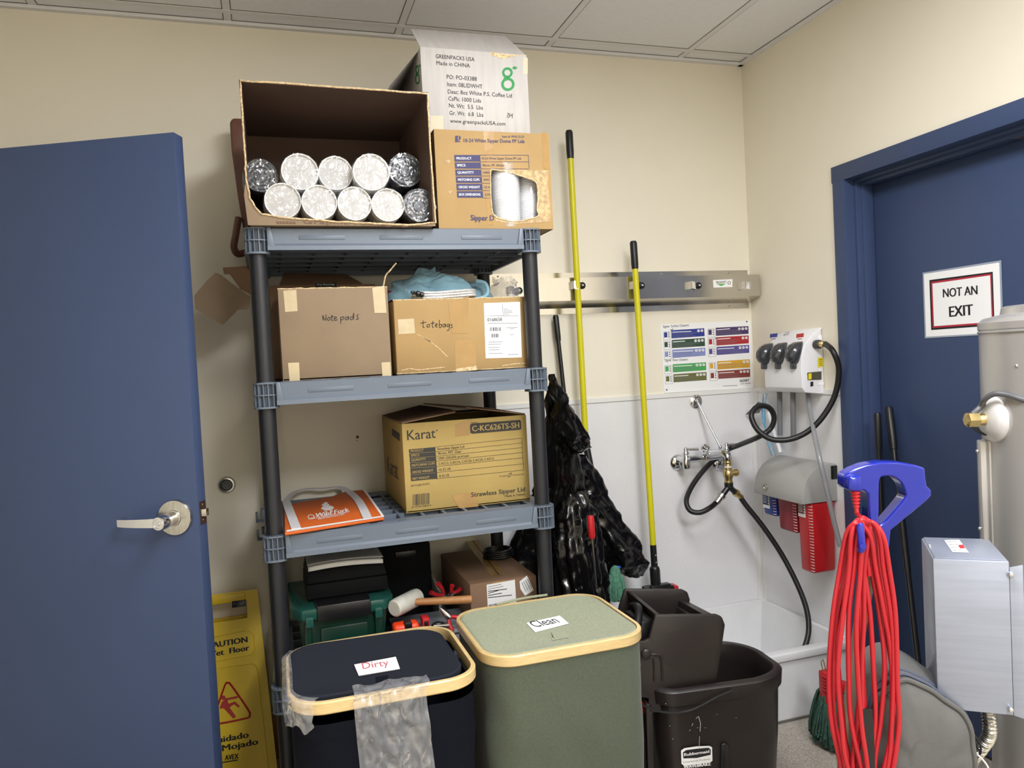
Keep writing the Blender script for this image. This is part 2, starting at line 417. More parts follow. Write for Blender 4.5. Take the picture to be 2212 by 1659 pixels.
# NOT AN EXIT notice on the door
PX = Pl((.0985, 0, 0), (0, -1, 0), (0, 0, 1))
q = MB()
R4 = lambda a: [PX.P(*p_) for p_ in a]
q.prism([PX.P(1993, 589, 0), PX.P(2163, 562, 0), PX.P(2168, 721, 0), PX.P(1998, 731, 0)], (-.0004, 0, 0), 2)
q.mark(PX, [(1996, 592), (2159, 567), (2164, 718), (2001, 727.5)], 0, .0008)
OUT = [(2008, 605), (2145, 587), (2149, 703), (2012, 713)]; INN = [(2011.5, 609), (2142, 591), (2146, 699), (2015.5, 708.5)]; IN2 = [(2013.2, 611), (2140.5, 593), (2144.3, 697), (2017, 706)]
def frame_px(mb, pl, A, B, m, eps):
    for i in range(4): mb.mark(pl, [A[i], A[(i+1) % 4], B[(i+1) % 4], B[i]], m, eps)
frame_px(q, PX, OUT, INN, 1, .0010); frame_px(q, PX, INN, [(2014.6, 612.6), (2139.4, 594.6), (2143.2, 695.4), (2018.2, 704.6)], 3, .0012)
q.text(PX, 'NOT AN', 2038, 642.5, 2112, 635.5, 18.5, 1, .0014, .03); q.text(PX, 'EXIT', 2052, 684.5, 2102, 680, 22.5, 1, .0014, .035)
tag(q.build('notice', [M_PAPER, M_INK, mat('laminate', (150, 160, 176), .1, var=0), mat('notice_red', (176, 40, 60), .6, var=0)]), 'laminated NOT AN EXIT notice with red and black border on the blue door', 'sign')

# ------------------------------------------------------------------ left-hand door, standing open
A = V((-2.189, -.818, 0)); dd = V((-.909, .416, 0)).normalized(); nn = V((dd.y, -dd.x, 0)); nn = nn if nn.y < 0 else -nn
WD, TH, HT = .9, .042, 1.94
def D(u, v, z): return A + dd*u + nn*v + V((0, 0, z))      # u from the latch edge to the hinge, v towards the viewer
b = MB(); b.hexa([D(0, 0, .012), D(WD, 0, .012), D(WD, -TH, .012), D(.002, -TH, .012), D(0, 0, HT), D(WD, 0, HT), D(WD, -TH, HT), D(.002, -TH, HT)], 0, .0015)
d1 = struct(b.build('door_1', M_BLUE))
PD = Pl(A, -dd, (0, 0, 1))
hc = PD.P(381, 1117)
ax = nn
h = MB(); h.lathe([(.0, 0), (.044, 0), (.044, .008), (.0425, .0105), (.020, .0135), (.019, .016), (.0165, .017), (.0165, .05), (.012, .052), (.0, .052)], hc, ax, 36, 0, caps=False)
ho = h.build('lever_handle', M_STEEL, d1)
h = MB()
e = hc + nn*.052
h.lathe([(.0165, -.012), (.0175, .0), (.0175, .022), (.0155, .026), (0, .026)], e, ax, 24, 0, caps=False)
rt = [e + nn*.012 + dd*0.0, e + nn*.016 + dd*.03, e + nn*.014 + dd*.075, e + nn*.006 + dd*.115]
P = spline(rt, 6); rings = []
for i, p in enumerate(P):
    hw = .0115 - .003*i/len(P); th = .0035
    rings.append([p+V((0, 0, hw))+nn*th, p+V((0, 0, hw))-nn*th, p-V((0, 0, hw))-nn*th, p-V((0, 0, hw))+nn*th])
h.ring_loft(rings); tip = P[-1]
h.hexa([tip+V((0, 0, -.0085))-dd*.004, tip+V((0, 0, -.0085))+dd*.004, tip+V((0, 0, -.0085))+dd*.006-nn*.03, tip+V((0, 0, -.0085))-dd*.002-nn*.03,
        tip+V((0, 0, .0085))-dd*.004, tip+V((0, 0, .0085))+dd*.004, tip+V((0, 0, .0085))+dd*.006-nn*.03, tip+V((0, 0, .0085))-dd*.002-nn*.03], 0, .001)
h.build('lever', M_CHROME, ho)
h = MB(); h.lathe([(0, 0), (.0135, 0), (.0135, .0015), (.011, .002), (.0105, .0005), (0, .0005)], e+nn*.026, ax, 24, 0, caps=False); h.ell(e+nn*.027-dd*.003, .0035, .0035, .0035, 0, 10)
h.build('key_cylinder', M_CHROME, ho)
zl = PD.P(440, 1110).z
h = MB()
def E(v, w, z): return A + nn*v - dd*w + V((0, 0, z))    # on the latch edge
h.hexa([E(-.034, 0, zl-.028), E(-.008, 0, zl-.028), E(-.008, .0012, zl-.028), E(-.034, .0012, zl-.028), E(-.034, 0, zl+.028), E(-.008, 0, zl+.028), E(-.008, .0012, zl+.028), E(-.034, .0012, zl+.028)])
for q in (-1, 1): h.lathe([(0, 0), (.004, 0), (.003, .0015), (0, .0015)], E(-.021, .0012, zl+q*.019), -dd, 12, 0, caps=False)
lp = h.build('latch_plate', mat('latch_bronze', (96, 78, 66), .35, .8), d1)
h = MB(); h.hexa([E(-.030, 0, zl-.009), E(-.012, 0, zl-.009), E(-.016, .011, zl-.009), E(-.030, .011, zl-.009), E(-.030, 0, zl+.009), E(-.012, 0, zl+.009), E(-.016, .011, zl+.009), E(-.030, .011, zl+.009)], 0, .001)
h.build('latch_bolt', M_STEEL, lp)
# wall stop, screw hole
p = onY(490, 1047, 0)
t = MB(); t.lathe([(.0, -.001), (.029, -.001), (.0295, .004), (.025, .010), (.020, .0105), (.0165, .0075)], p, (0, -1, 0), 36, 0, caps=False)
t.lathe([(.0165, .0075), (.0155, .0115), (.011, .012), (.0085, .008), (0, .0075)], p, (0, -1, 0), 36, 1, caps=False)
tag(t.build('door_stop', [M_STEEL, mat('grey_rubber', (96, 96, 98), .6)]), 'round steel wall door stop with grey rubber centre beside the open blue door', 'door stop')
p = onY(772, 944, 0)
t = MB(); t.lathe([(0, -.001), (.005, -.001), (.0055, .0015), (.003, .002), (.0025, .0005), (0, .0005)], p, (0, -1, 0), 16, 0, caps=False); p2 = onY(771, 952, 0); t.ell(p2+V((0, -.001, 0)), .003, .001, .0012, 0, 8)
tag(t.build('screw_hole', mat('plug_brown', (96, 76, 58), .6)), 'small brown screw plug in the cream wall behind the shelf unit', 'screw')
# ------------------------------------------------------------------ storage shelf unit
XL, XR, YF, YB = -2.046, -1.203, -.68, -.095
TOPS = [1.737, 1.32, .903, .486, .072]
PO = .031
su = thing('storage_shelf', 'five tier grey plastic storage shelf unit with black round posts against the cream wall', 'shelf unit', ((XL+XR)/2, (YF+YB)/2, 0))
def deck(zt):
    b = MB(); H = .062
    # fluted lip all round: flat band set back, flared foot
    prof = [(.010, 0), (.004, -.003), (.004, -.044), (-.002, -.050), (-.003, -.062), (.006, -.062), (.012, -.046), (.014, -.004)]
    def lip(p, q, out):
        p, q, out = V(p), V(q), V(out)
        vs = [p - out*a + V((0, 0, zt+z)) for a, z in prof] + [q - out*a + V((0, 0, zt+z)) for a, z in prof]
        n = len(prof); fs = [(i, (i+1) % n, n+(i+1) % n, n+i) for i in range(n)] + [tuple(range(n))[::-1], tuple(range(n, 2*n))]
        b.add(vs, fs, 0)
    s = .058
    lip((XL+s, YF, 0), (XR-s, YF, 0), (0, -1, 0)); lip((XR-s, YB, 0), (XL+s, YB, 0), (0, 1, 0))
    lip((XL, YB-s, 0), (XL, YF+s, 0), (-1, 0, 0)); lip((XR, YF+s, 0), (XR, YB-s, 0), (1, 0, 0))
    # end blocks of the recessed band with a sloped face
    for x, sg in ((XL+s, 1), (XR-s, -1)):
        b.hexa([(x, YF-.002, zt-.062), (x+sg*.022, YF-.002, zt-.062), (x+sg*.022, YF+.012, zt-.062), (x, YF+.012, zt-.062), (x, YF-.002, zt), (x+sg*.010, YF-.002, zt), (x+sg*.010, YF+.012, zt), (x, YF+.012, zt)], 0, .0015)
    # embossed pads on the front band
    L = XR-XL
    for c in (.24, .5, .78):
        x = XL+L*c; b.box(x-.062, x+.062, YF+.0025, YF+.006, zt-.033, zt-.021, 0, .0012)
    # top: border, lattice of ribs over a lower web
    z0 = zt-.004
    b.box(XL+.012, XR-.012, YF+.008, YF+.066, z0-.003, zt-.001, 0); b.box(XL+.012, XR-.012, YB-.06, YB-.008, z0-.003, zt-.001, 0)
    b.box(XL+.008, XL+.066, YF+.066, YB-.06, z0-.003, zt-.001, 0); b.box(XR-.066, XR-.008, YF+.066, YB-.06, z0-.003, zt-.001, 0)
    nx, ny = 11, 6
    for i in range(1, nx):
        x = XL+.066+(L-.132)*i/nx; b.box(x-.0045, x+.0045, YF+.066, YB-.06, zt-.024, zt-.001)
    for j in range(1, ny):
        y = YF+.066+(YB-YF-.126)*j/ny; b.box(XL+.066, XR-.066, y-.006, y+.006, zt-.024, zt-.0012)
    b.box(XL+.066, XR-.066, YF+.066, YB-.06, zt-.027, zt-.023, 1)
    for i in range(9):      # slots in the front border
        x = XL+.1+(L-.2)*i/8; b.box(x-.028, x+.028, YF+.030, YF+.037, zt-.001, zt+.0004, 0)
    # cross ribs seen from below
    for i in range(1, 6):
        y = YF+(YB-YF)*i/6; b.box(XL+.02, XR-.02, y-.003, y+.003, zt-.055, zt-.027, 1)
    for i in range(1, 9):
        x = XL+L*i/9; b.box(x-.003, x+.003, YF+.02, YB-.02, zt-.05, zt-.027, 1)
    # corner sockets: a round core in a ribbed shell
    for cx, sx in ((XL+PO, -1), (XR-PO, 1)):
        for cy, sy in ((YF+PO, -1), (YB-PO, 1)):
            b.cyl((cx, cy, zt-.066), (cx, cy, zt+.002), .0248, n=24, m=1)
            for z, tk in ((zt-.002, .004), (zt-.034, .003), (zt-.068, .005)):
                o = rrect(cx, cy, PO+.002, PO+.002, .024, 6)
                b.prism([(x, y, z-tk/2) for x, y in o], (0, 0, tk), 0)
            for k in range(16):
                a = 2*math.pi*(k+.5)/16; R = .0318/max(abs(math.cos(a)), abs(math.sin(a))); R = min(R, .036)
                ca, sa = math.cos(a), math.sin(a); q = V((-sa, ca, 0))*.0012; r0 = V((cx+.022*ca, cy+.022*sa, 0)); r1 = V((cx+R*ca, cy+R*sa, 0))
                b.hexa([r0-q+V((0, 0, zt-.066)), r1-q+V((0, 0, zt-.066)), r1+q+V((0, 0, zt-.066)), r0+q+V((0, 0, zt-.066)), r0-q+V((0, 0, zt)), r1-q+V((0, 0, zt)), r1+q+V((0, 0, zt)), r0+q+V((0, 0, zt))])
    return b.build('shelf', [M_SHELF, M_SHELFD], su)
M_SHELFD = mat('shelf_grey_shade_and_hooks', (62, 70, 82), .5, var=.03)  # darker copy of the shelf plastic: recess and underside shade in colour; hooks too
for z in TOPS: deck(z)
for cx in (XL+PO, XR-PO):
    for cy in (YF+PO, YB-PO):
        for k in range(4):
            b = MB(); b.cyl((cx, cy, TOPS[k+1]+.001), (cx, cy, TOPS[k]-.064), .0226, .0232, 28); b.build('post', M_POST, su)
        b = MB(); b.cyl((cx, cy, 0), (cx, cy, TOPS[4]-.064), .022, .024, 20); b.build('foot', M_POST, su)
for dz in (.0, -.055):      # two clip hooks on the left end
    p = onY(557, 1122, -.40) + V((0, 0, dz)); x = XL
    b = MB(); b.box(x-.007, x+.006, p.y-.012, p.y+.012, p.z-.006, p.z+.03, 0, .001); b.box(x-.022, x-.016, p.y-.012, p.y+.012, p.z-.006, p.z+.022, 0, .001); b.box(x-.022, x+.002, p.y-.012, p.y+.012, p.z-.008, p.z-.003, 0, .001)
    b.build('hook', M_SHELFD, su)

# ------------------------------------------------------------------ cartons
def crate(mb, x0, x1, y0, y1, z0, z1, m=0, bev=.004, bulge=.003, seed=1, n=10):
    """a full carton: slightly swollen, dented faces"""
    b = bmesh.new(); bmesh.ops.create_cube(b, size=1)
    for v in b.verts: v.co = V((x0+(v.co.x+.5)*(x1-x0), y0+(v.co.y+.5)*(y1-y0), z0+(v.co.z+.5)*(z1-z0)))
    bmesh.ops.bevel(b, geom=b.edges[:], offset=bev, segments=2, affect='EDGES', profile=.5)
    return mb.bm(b, m)
def tape_v(mb, pl, x0, x1, y0, y1, m, eps=.0005): return mb.mark(pl, [(x0, y0), (x1, y0), (x1, y1), (x0, y1)], m, eps)

# --- big open carton of cup sleeves, top shelf
Yo = -.70; Zs = TOPS[0]
x0, x1 = -2.034, -1.530; zb, zt = Zs+.001, 2.118; yb = -.22; tk = .006
b = MB()
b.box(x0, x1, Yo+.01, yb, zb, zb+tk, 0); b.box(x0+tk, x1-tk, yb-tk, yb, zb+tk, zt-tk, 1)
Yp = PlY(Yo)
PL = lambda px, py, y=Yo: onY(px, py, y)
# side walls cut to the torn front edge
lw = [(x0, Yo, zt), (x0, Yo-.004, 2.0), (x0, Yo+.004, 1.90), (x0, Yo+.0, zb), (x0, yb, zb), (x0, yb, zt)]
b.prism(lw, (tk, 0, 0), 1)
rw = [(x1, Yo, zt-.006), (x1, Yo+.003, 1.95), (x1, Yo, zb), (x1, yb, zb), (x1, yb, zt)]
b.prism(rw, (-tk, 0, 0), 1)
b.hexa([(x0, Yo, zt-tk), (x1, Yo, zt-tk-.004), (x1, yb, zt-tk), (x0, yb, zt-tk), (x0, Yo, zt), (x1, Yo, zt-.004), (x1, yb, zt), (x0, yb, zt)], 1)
# what is left of the front: a torn strip with a raised corner
strip = [(527, 486), (944, 490), (941, 481), (880, 486), (770, 481), (690, 476), (610, 470), (565, 462), (551, 448), (541, 428), (531, 385), (527, 420)]
P = [PL(*q, Yo) for q in strip]; P[0].z = P[1].z = zb; P[0].x = x0; P[1].x = x1
b.prism(P, (0, .006, 0), 0)
# ragged paper edge round the opening
edge = [(x0+.003, Yo-.001, zb+.14)] + [tuple(PL(*q, Yo-.001)) for q in [(531, 385), (541, 428), (551, 448), (565, 462), (610, 470), (690, 476), (770, 481), (880, 486), (941, 481)]]
E1 = [V((x0+.003, Yo-.002, zt-.003)), V((x0+.003, Yo-.005, 2.0)), V((x0+.003, Yo+.003, 1.90))] + [V(q) for q in edge[1:]] + [V((x1-.003, Yo-.001, 1.95)), V((x1-.003, Yo-.002, zt-.008)), V(((x0+x1)/2, Yo-.002, zt-.005))]
P = [a.lerp(E1[(i+1) % len(E1)], j/8) for i, a in enumerate(E1) for j in range(8)]; P = [p+V((nz(p, 60, 1)*.0022, 0, nz(p, 60, 2)*.0022)) for p in P]
b.tube(P, .0026, 6, 2, closed=True, smooth=False)
b.text(Yp, 'Graphic Packaging', 655, 483, 880, 488.5, 8, 3, .0012)
for k in range(6):
    x = 597+k*7; b.mark(Yp, [(x, 478), (x+5, 479), (x+7, 484), (x+2, 483)], 3, .0012)
tag(b.build('open_carton', [M_KG, M_KDI, M_KE, mat('print_brown', (112, 84, 62), .7, var=.05)]), 'large open brown carton of wrapped cup sleeves on top of the shelf unit', 'box')
M_CUP = mat('cup_paper', (232, 230, 224), .5, var=.02); M_CUPD = mat('dark_lid_plastic', (44, 46, 54), .3, var=.05)
M_DISC = mat('cup_base_shaded_paper', (188, 186, 182), .5, var=.02); M_FILM = film('sleeve_film', gloss=.42, bscale=42, bump=1.0, rough=.1, dens=.05)  # cup base disc greyed: shade of its recess put into the paper colour
def sleeve(px, py, rpx, y, dark, label, seed):
    c = onY(px, py, y); R = rpx*dep(c)/FPX
    t = thing('cup_sleeve', label, 'cup sleeve', c+V((0, 0, -R)), 'wrapped cup sleeves in the open carton')
    rnd = random.Random(seed); tilt = V((rnd.uniform(-.05, .05), 1, rnd.uniform(-.03, .03))).normalized()
    b = MB()
    b.lathe([(0, .005), (R*.905, .006)], c, tilt, 40, 0 if dark else 1, caps=False)
    b.lathe([(R*.90, .006), (R*.905, 0), (R*.955, -.001), (R*.965, .003), (R*.955, .006), (R*.94, .007)], c, tilt, 40, 0, caps=False)
    prof = []
    for k in range(9):
        h = .008+k*.012; prof += [(R*(.93), h), (R*.965, h+.003), (R*.93, h+.006)]
    prof += [(R*.74, .30), (0, .30)]
    b.lathe(prof, c, tilt, 40, 0, caps=False)
    if dark:
        for q in (.3, .5, .72): b.lathe([(R*q, .004), (R*(q+.04), .001), (R*(q+.08), .004)], c, tilt, 36, 0, caps=False)
    b.build('cup_stack', [M_CUPD] if dark else [M_CUP, M_DISC], t)
    f = MB()
    a1 = tilt.cross(V((0, 0, 1))).normalized(); a2 = a1.cross(tilt)
    def fn(u, v):
        a = 2*math.pi*u
        if v < .45:    # end face, gathered
            r = R*1.01*(v/.45); h = -.005-.004*abs(nz((math.cos(a)*2, math.sin(a)*2, v*5), 1.6, seed))
        else:
            r = R*1.02; h = -.002+(v-.45)/.55*.12
        r *= 1+.035*nz((math.cos(a)*3, math.sin(a)*3, v*6), 1.3, seed+1) * (1 if v > .2 else 0)
        return c + a1*(r*math.cos(a)) + a2*(r*math.sin(a)) + tilt*h
    f.surf(fn, 40, 14, 0, cu=True)
    f.build('plastic_wrap', M_FILM, t, ang=30)
rows = [(563, 380, 37, -.585, 1, 'upper dark lid sleeve beside the carton wall nearest the brown leather bag'),
 (648, 371, 41, -.635, 0, 'white upper row cup sleeve next to the dark one near the leather bag'),
 (725, 374, 38, -.60, 0, 'middle white cup sleeve in the upper row inside the open carton'),
 (802, 372, 41, -.635, 0, 'white upper row cup sleeve beside the deep set dark sleeve'),
 (875, 368, 38, -.545, 1, 'deep set dark lid sleeve in the upper row, near the white carton'),
 (611, 434, 40, -.655, 0, 'white cup sleeve in bottom row at the torn corner of the open carton'),
 (690, 437, 39, -.655, 0, 'second white cup sleeve from the torn corner in the bottom row'),
 (766, 440, 38, -.655, 0, 'third white cup sleeve from the torn corner in the bottom row'),
 (838, 443, 37, -.655, 0, 'fourth white cup sleeve in bottom row, beside the crinkled dark one'),
 (906, 444, 37, -.655, 1, 'crinkled wrapped sleeve of dark lids in bottom row beside the yellow-tan carton')]
for i, r in enumerate(rows): sleeve(*r, seed=i+3)

# --- tan carton with the torn window
Yk = -.66; Pk = PlY(Yk)
p0, p1 = onY(937, 283, Yk), onY(1188, 487, Yk)
x0, x1, zt = p0.x, onY(1186, 300, Yk).x, onY(1060, 284, Yk).z; zb = Zs+.001; yb = -.20; tk = .005
hole = [(1060, 372), (1066, 367), (1095, 371), (1128, 381), (1158, 394), (1162, 420), (1160, 452), (1163, 466), (1140, 474), (1112, 478), (1082, 473), (1064, 460), (1060, 420)]
b = MB()
b.box(x0, x1, Yk+.001, yb, zb, zb+tk); b.box(x0, x1, Yk+.001, yb, zt-tk, zt); b.box(x0, x0+tk, Yk+.001, yb, zb, zt); b.box(x1-tk, x1, Yk+.001, yb, zb, zt); b.box(x0, x1, yb-tk, yb, zb, zt)
H = [Pk.P(*q) for q in hole]
def face_with_hole(mb, y, xa, xb, za, zb_, H, m, th=.004):
    bm_ = bmesh.new()
    o = [bm_.verts.new((x, y, z)) for x, z in ((xa, za), (xb, za), (xb, zb_), (xa, zb_))]
    h = [bm_.verts.new(p) for p in H]
    es = [bm_.edges.new((o[i], o[(i+1) % 4])) for i in range(4)] + [bm_.edges.new((h[i], h[(i+1) % len(h)])) for i in range(len(h))]
    bmesh.ops.triangle_fill(bm_, use_beauty=True, use_dissolve=False, edges=es, normal=(0, -1, 0))
    bmesh.ops.solidify(bm_, geom=bm_.faces[:], thickness=th)
    mb.bm(bm_, m)
face_with_hole(b, Yk, x0, x1, zb, zt, H, 0)
# torn liner: rough paler paper round the window
torn = [(1060, 367), (1185, 368), (1183, 395), (1188, 440), (1190, 478), (1165, 481), (1112, 484), (1072, 478), (1064, 460), (1082, 473), (1112, 478), (1140, 474), (1163, 466), (1160, 452), (1162, 420), (1158, 394), (1128, 381), (1095, 371), (1066, 367)]
bb = bmesh.new(); vs = [bb.verts.new(Pk.P(*q, .0006)) for q in torn]; bb.faces.new(vs); bb.normal_update()
bmesh.ops.triangulate(bb, faces=bb.faces[:]); bmesh.ops.recalc_face_normals(bb, faces=bb.faces[:])
b.bm(bb, 1)
P = spline([V(q)+V((0, -.001, 0)) for q in H], 5, True); b.tube([p+V((nz(p, 90, 1)*.002, 0, nz(p, 90, 2)*.002)) for p in P], .0022, 5, 2, closed=True, smooth=False)
b.mark(Pk, [(1044, 284), (1066, 284), (1069, 367), (1050, 367)], 3, .0004); b.mark(Pk, [(1050, 400), (1060, 400), (1066, 486), (1052, 486)], 3, .0005)
for q in ([(959, 348), (968, 345), (974, 348), (968, 354), (960, 352)], [(968, 413), (975, 411), (981, 416), (972, 420)]): b.mark(Pk, q, 1, .0006)
b.mark(Pk, [(1170, 286), (1181, 286), (1186, 366), (1174, 366)], 3, .0005)
# printing
b.mark(Pk, [(983, 294), (989, 293), (989, 307), (983, 307)], 4, .0008); b.ring(Pk, 990.5, 298, 1.5, 4.8, 4, 20, a0=-90, a1=90); b.mark(Pk, [(989, 303), (995, 307), (991, 307), (988, 305)], 4)
b.text(Pk, 'Item #: WHL10-24', 1085, 297.5, 1132, 298, 5.2, 4, bold=.012)
b.text(Pk, '10-24 White Sipper Dome PP Lids', 1002, 307, 1133, 309, 7.5, 4, bold=.02)
rowsK = [(335, 349, 'PRODUCT', '10-24 White Sipper Dome PP Lids', 1126), (351, 364, 'SPECS', '90mm, PP, White', 1088), (366.5, 379.5, 'QUANTITY', '1000', 1057), (381.5, 395, 'MATCHING CUPS', 'WHC', 1057), (397, 411, 'GROSS WEIGHT', '10.6', 1058), (413, 427, 'BOX DIMENSIONS', '2.05', 1059)]
for i, (ya, yb_, l, r, xr) in enumerate(rowsK):
    s = i*1.15
    b.mark(Pk, [(981+s, ya), (1037+s, ya), (1038+s, yb_), (982+s, yb_)], 4, .0008)
    b.text(Pk, l, 986+s, yb_-4.2, 986+s+(25 if len(l) < 9 else 46), yb_-4.2, 5, 5, .0012, bold=.015, natural=len(l) < 9)
    b.text(Pk, r, 1041+s, yb_-4.5, xr, yb_-4.5, 4.6, 4, .0010, bold=.01)
    b.line(Pk, (1037+s, yb_+.6), (1142 if i < 2 else 1060, yb_+.8), .9, 4)
b.line(Pk, (1037, 335), (1141, 335.5), 1, 4); b.line(Pk, (1141, 335), (1143, 364), 1, 4)
b.text(Pk, 'Sipper D', 1017, 476, 1067, 477, 11.5, 4, bold=.03)
tag(b.build('lid_carton', [M_KT, mat('torn_liner', (182, 156, 116), .85, var=.25, vscale=90, bump=.5, bscale=70), M_KE, M_TAPE, M_NAVY, M_PAPER]), 'tan lid carton with a hole torn in its front, on top of the shelf unit', 'box')
M_LID = mat('lid_white', (240, 240, 240), .35, var=.01)
for (cx, rr, lab, ysh) in ((1093, 33, 'bagged white lid stack in the torn window, nearer the printed table', -.615), (1146, 30, 'bagged white lid stack in the torn window, nearer the carton edge', -.585)):
    c = onY(cx, 475, ysh); R = rr*dep(c)/FPX; c.z = zb+tk+.001
    t = thing('lid_stack', lab, 'lids', c, 'lid stacks in the torn carton')
    m = MB(); pr = [(0, 0)]
    k = 0; h = 0
    while h < .185: pr += [(R*.93, h), (R, h+.0022), (R*.93, h+.0045)]; h += .0055
    pr += [(0, h)]
    m.lathe(pr, c, (0, 0, 1), 36, 0, caps=False); m.build('stack', M_LID, t)
    f = MB(); f.surf(lambda u, v: V((c.x+R*1.03*(1+.02*nz((math.cos(6.283*u)*2, math.sin(6.283*u)*2, v*3), 1.5, cx))*math.cos(6.283*u), c.y+R*1.03*math.sin(6.283*u), c.z+.001+v*.19)), 32, 10, 0, cu=True)
    f.build('bag', film('lid_bag_film', gloss=.3, bscale=20, bump=.8, dens=.15), t, ang=30)

# --- white carton on top
Yw = -.615; Pw = PlY(Yw)
x0, x1 = -1.529, onY(1142, 200, Yw).x; zb = zt+.001; zt2 = onY(1010, 108, Yw).z; yb = -.13
b = MB(); tk = .005
crate(b, x0, x1, Yw, yb, zb, zt2, 0, .003)
# green g mark, front and side
def gmark(mb, pl, cx, cy, k=1.0, m=1, sx=1.0):
    mb.ring(pl, cx, cy-12*k, 6.5*k, 11.5*k, m, 26, sx); mb.ring(pl, cx+1*k*sx, cy+13*k, 9*k, 14.5*k, m, 30, sx, a0=0)
    mb.mark(pl, [(cx-7*k*sx, cy-3*k), (cx-2*k*sx, cy-2*k), (cx-3*k*sx, cy+3*k), (cx+4*k*sx, cy+1*k), (cx-3*k*sx, cy+6*k), (cx-9*k*sx, cy+3*k)], m, .0009)
    mb.mark(pl, [(cx+10*k*sx, cy-21*k), (cx+14*k*sx, cy-26*k), (cx+22*k*sx, cy-23*k), (cx+17*k*sx, cy-19*k)], m, .0009)
gmark(b, Pw, 1096, 169, 1.0)
for (t_, xa, ya, xb, yb_, h) in (('GREENPACKS USA', 941, 125.5, 1025, 132.5, 8.3), ('Made in CHINA', 943, 140, 1015, 146, 8.3), ('PO: PO-03388', 965, 170, 1030, 175, 8.6), ('Item: 08LIDWHT', 966, 186, 1042, 191.5, 8.6), ('Desc: 8oz White P.S. Coffee Lid', 967.5, 202, 1106, 211, 8.6),
        ('CsPk: 1000 Lids', 968.5, 217, 1039, 222, 8.6), ('Nt. Wt:  5.5  Lbs', 970, 232, 1043, 237, 8.6), ('Gr. Wt:  6.8  Lbs', 971, 248, 1044, 252.5, 8.6), ('www.greenpacksUSA.com', 972.5, 265, 1092, 271.5, 8.2)):
    b.text(Pw, t_, xa, ya, xb, yb_, h, 2, bold=.004)
for seg in ([(1098, 246), (1095, 254)], [(1096, 244), (1101, 246), (1099, 249), (1102, 251), (1097, 255)], [(1104, 246), (1103, 250), (1107, 249)], [(1107, 245), (1106, 256)]): b.pline(Pw, seg, 1.1, 2)
b.mark(Pw, [(1057, 113), (1062, 120), (1085, 127), (1100, 124), (1115, 121), (1132, 120), (1095, 117)], 3, .0005)
for xa, ya, xb, yb_ in ((930, 250, 958, 283), (1130, 125, 1140, 160)): tape_v(b, Pw, xa, xb, ya, yb_, 4, .0004)
PS = Pl((x0, 0, 0), (0, -1, 0), (0, 0, 1))
gmark(b, PS, 902, 160, .82, 1, .42)
wc = b.build('white_carton', [M_WC, M_GREENINK, M_INK, M_KE, mat('yellowed_tape', (198, 188, 162), .6, var=.05)])
tag(wc, 'white coffee lid carton with green printed mark and raised flap, topmost of the stack', 'box')
b = MB(); e0, e1 = V((x0+.001, Yw+.003, zt2)), V((x1-.001, Yw+.003, zt2-.002))
f1 = onY(1092, 78, Yw+.10); f0 = onY(887, 62, Yw+.10)
b.prism([e0, e1, f1, f0], (0, .004, .001), 0)
b.build('top_flap', M_WC, wc)
b = MB(); g0 = V((x0, yb-.01, zt2)); b.prism([V((x0, Yw+.03, zt2-.002)), V((x0, yb-.02, zt2-.002)), V((x0-.09, yb-.05, zt2-.09)), V((x0-.085, Yw+.05, zt2-.10))], (.003, 0, .003), 0)
b.build('side_flap', M_WC, wc)

# --- brown leather bag hanging behind the unit
b = MB()
def hang(px, py, y): return onY(px, py, y)
pts = [(497, 262), (494, 262), (500, 330), (512, 420), (522, 470)]
O = [hang(496, 262, -.12), hang(503, 254, -.12), hang(540, 256, -.12), hang(548, 500, -.12), hang(525, 492, -.12), hang(513, 420, -.12), hang(500, 325, -.12)]
b.prism(O, (0, .05, 0), 0, .008, 3)
tp = [hang(515, 470, -.12), hang(508, 512, -.13), hang(505, 535, -.13), hang(514, 549, -.12), hang(532, 545, -.11)]
for k in range(3): b.tube([p+V((0, .022*k, .004*k)) for p in tp], .011, 10, 0)
lb = b.build('leather_bag', mat('brown_leather', (104, 66, 52), .42, var=.12, vscale=25, bump=.2, bscale=80))
tag(lb, 'brown leather bag squeezed between the shelf unit and the cream wall', 'bag')
# ------------------------------------------------------------------ second tier
Z2 = TOPS[1]
def open_crate(x0, x1, yf, yb, zb, zt, tk, m, mats, name, extra=None, rot=0):
    b = MB()
    b.box(x0, x1, yf, yf+tk, zb, zt, m, .0015); b.box(x0, x1, yb-tk, yb, zb, zt, m, .0015)
    b.box(x0, x0+tk, yf+tk*.6, yb-tk*.6, zb, zt, m, .0015); b.box(x1-tk, x1, yf+tk*.6, yb-tk*.6, zb, zt, m, .0015); b.box(x0, x1, yf, yb, zb, zb+tk, m)
    return b
def ragged(b, p, q, m, seed, r=.0022, amp=.003):
    p, q = V(p), V(q); n = 24
    b.tube([p.lerp(q, i/n)+V((0, 0, amp*nz((i*.9, seed, 0), 1))) for i in range(n+1)], r, 5, m, smooth=False)
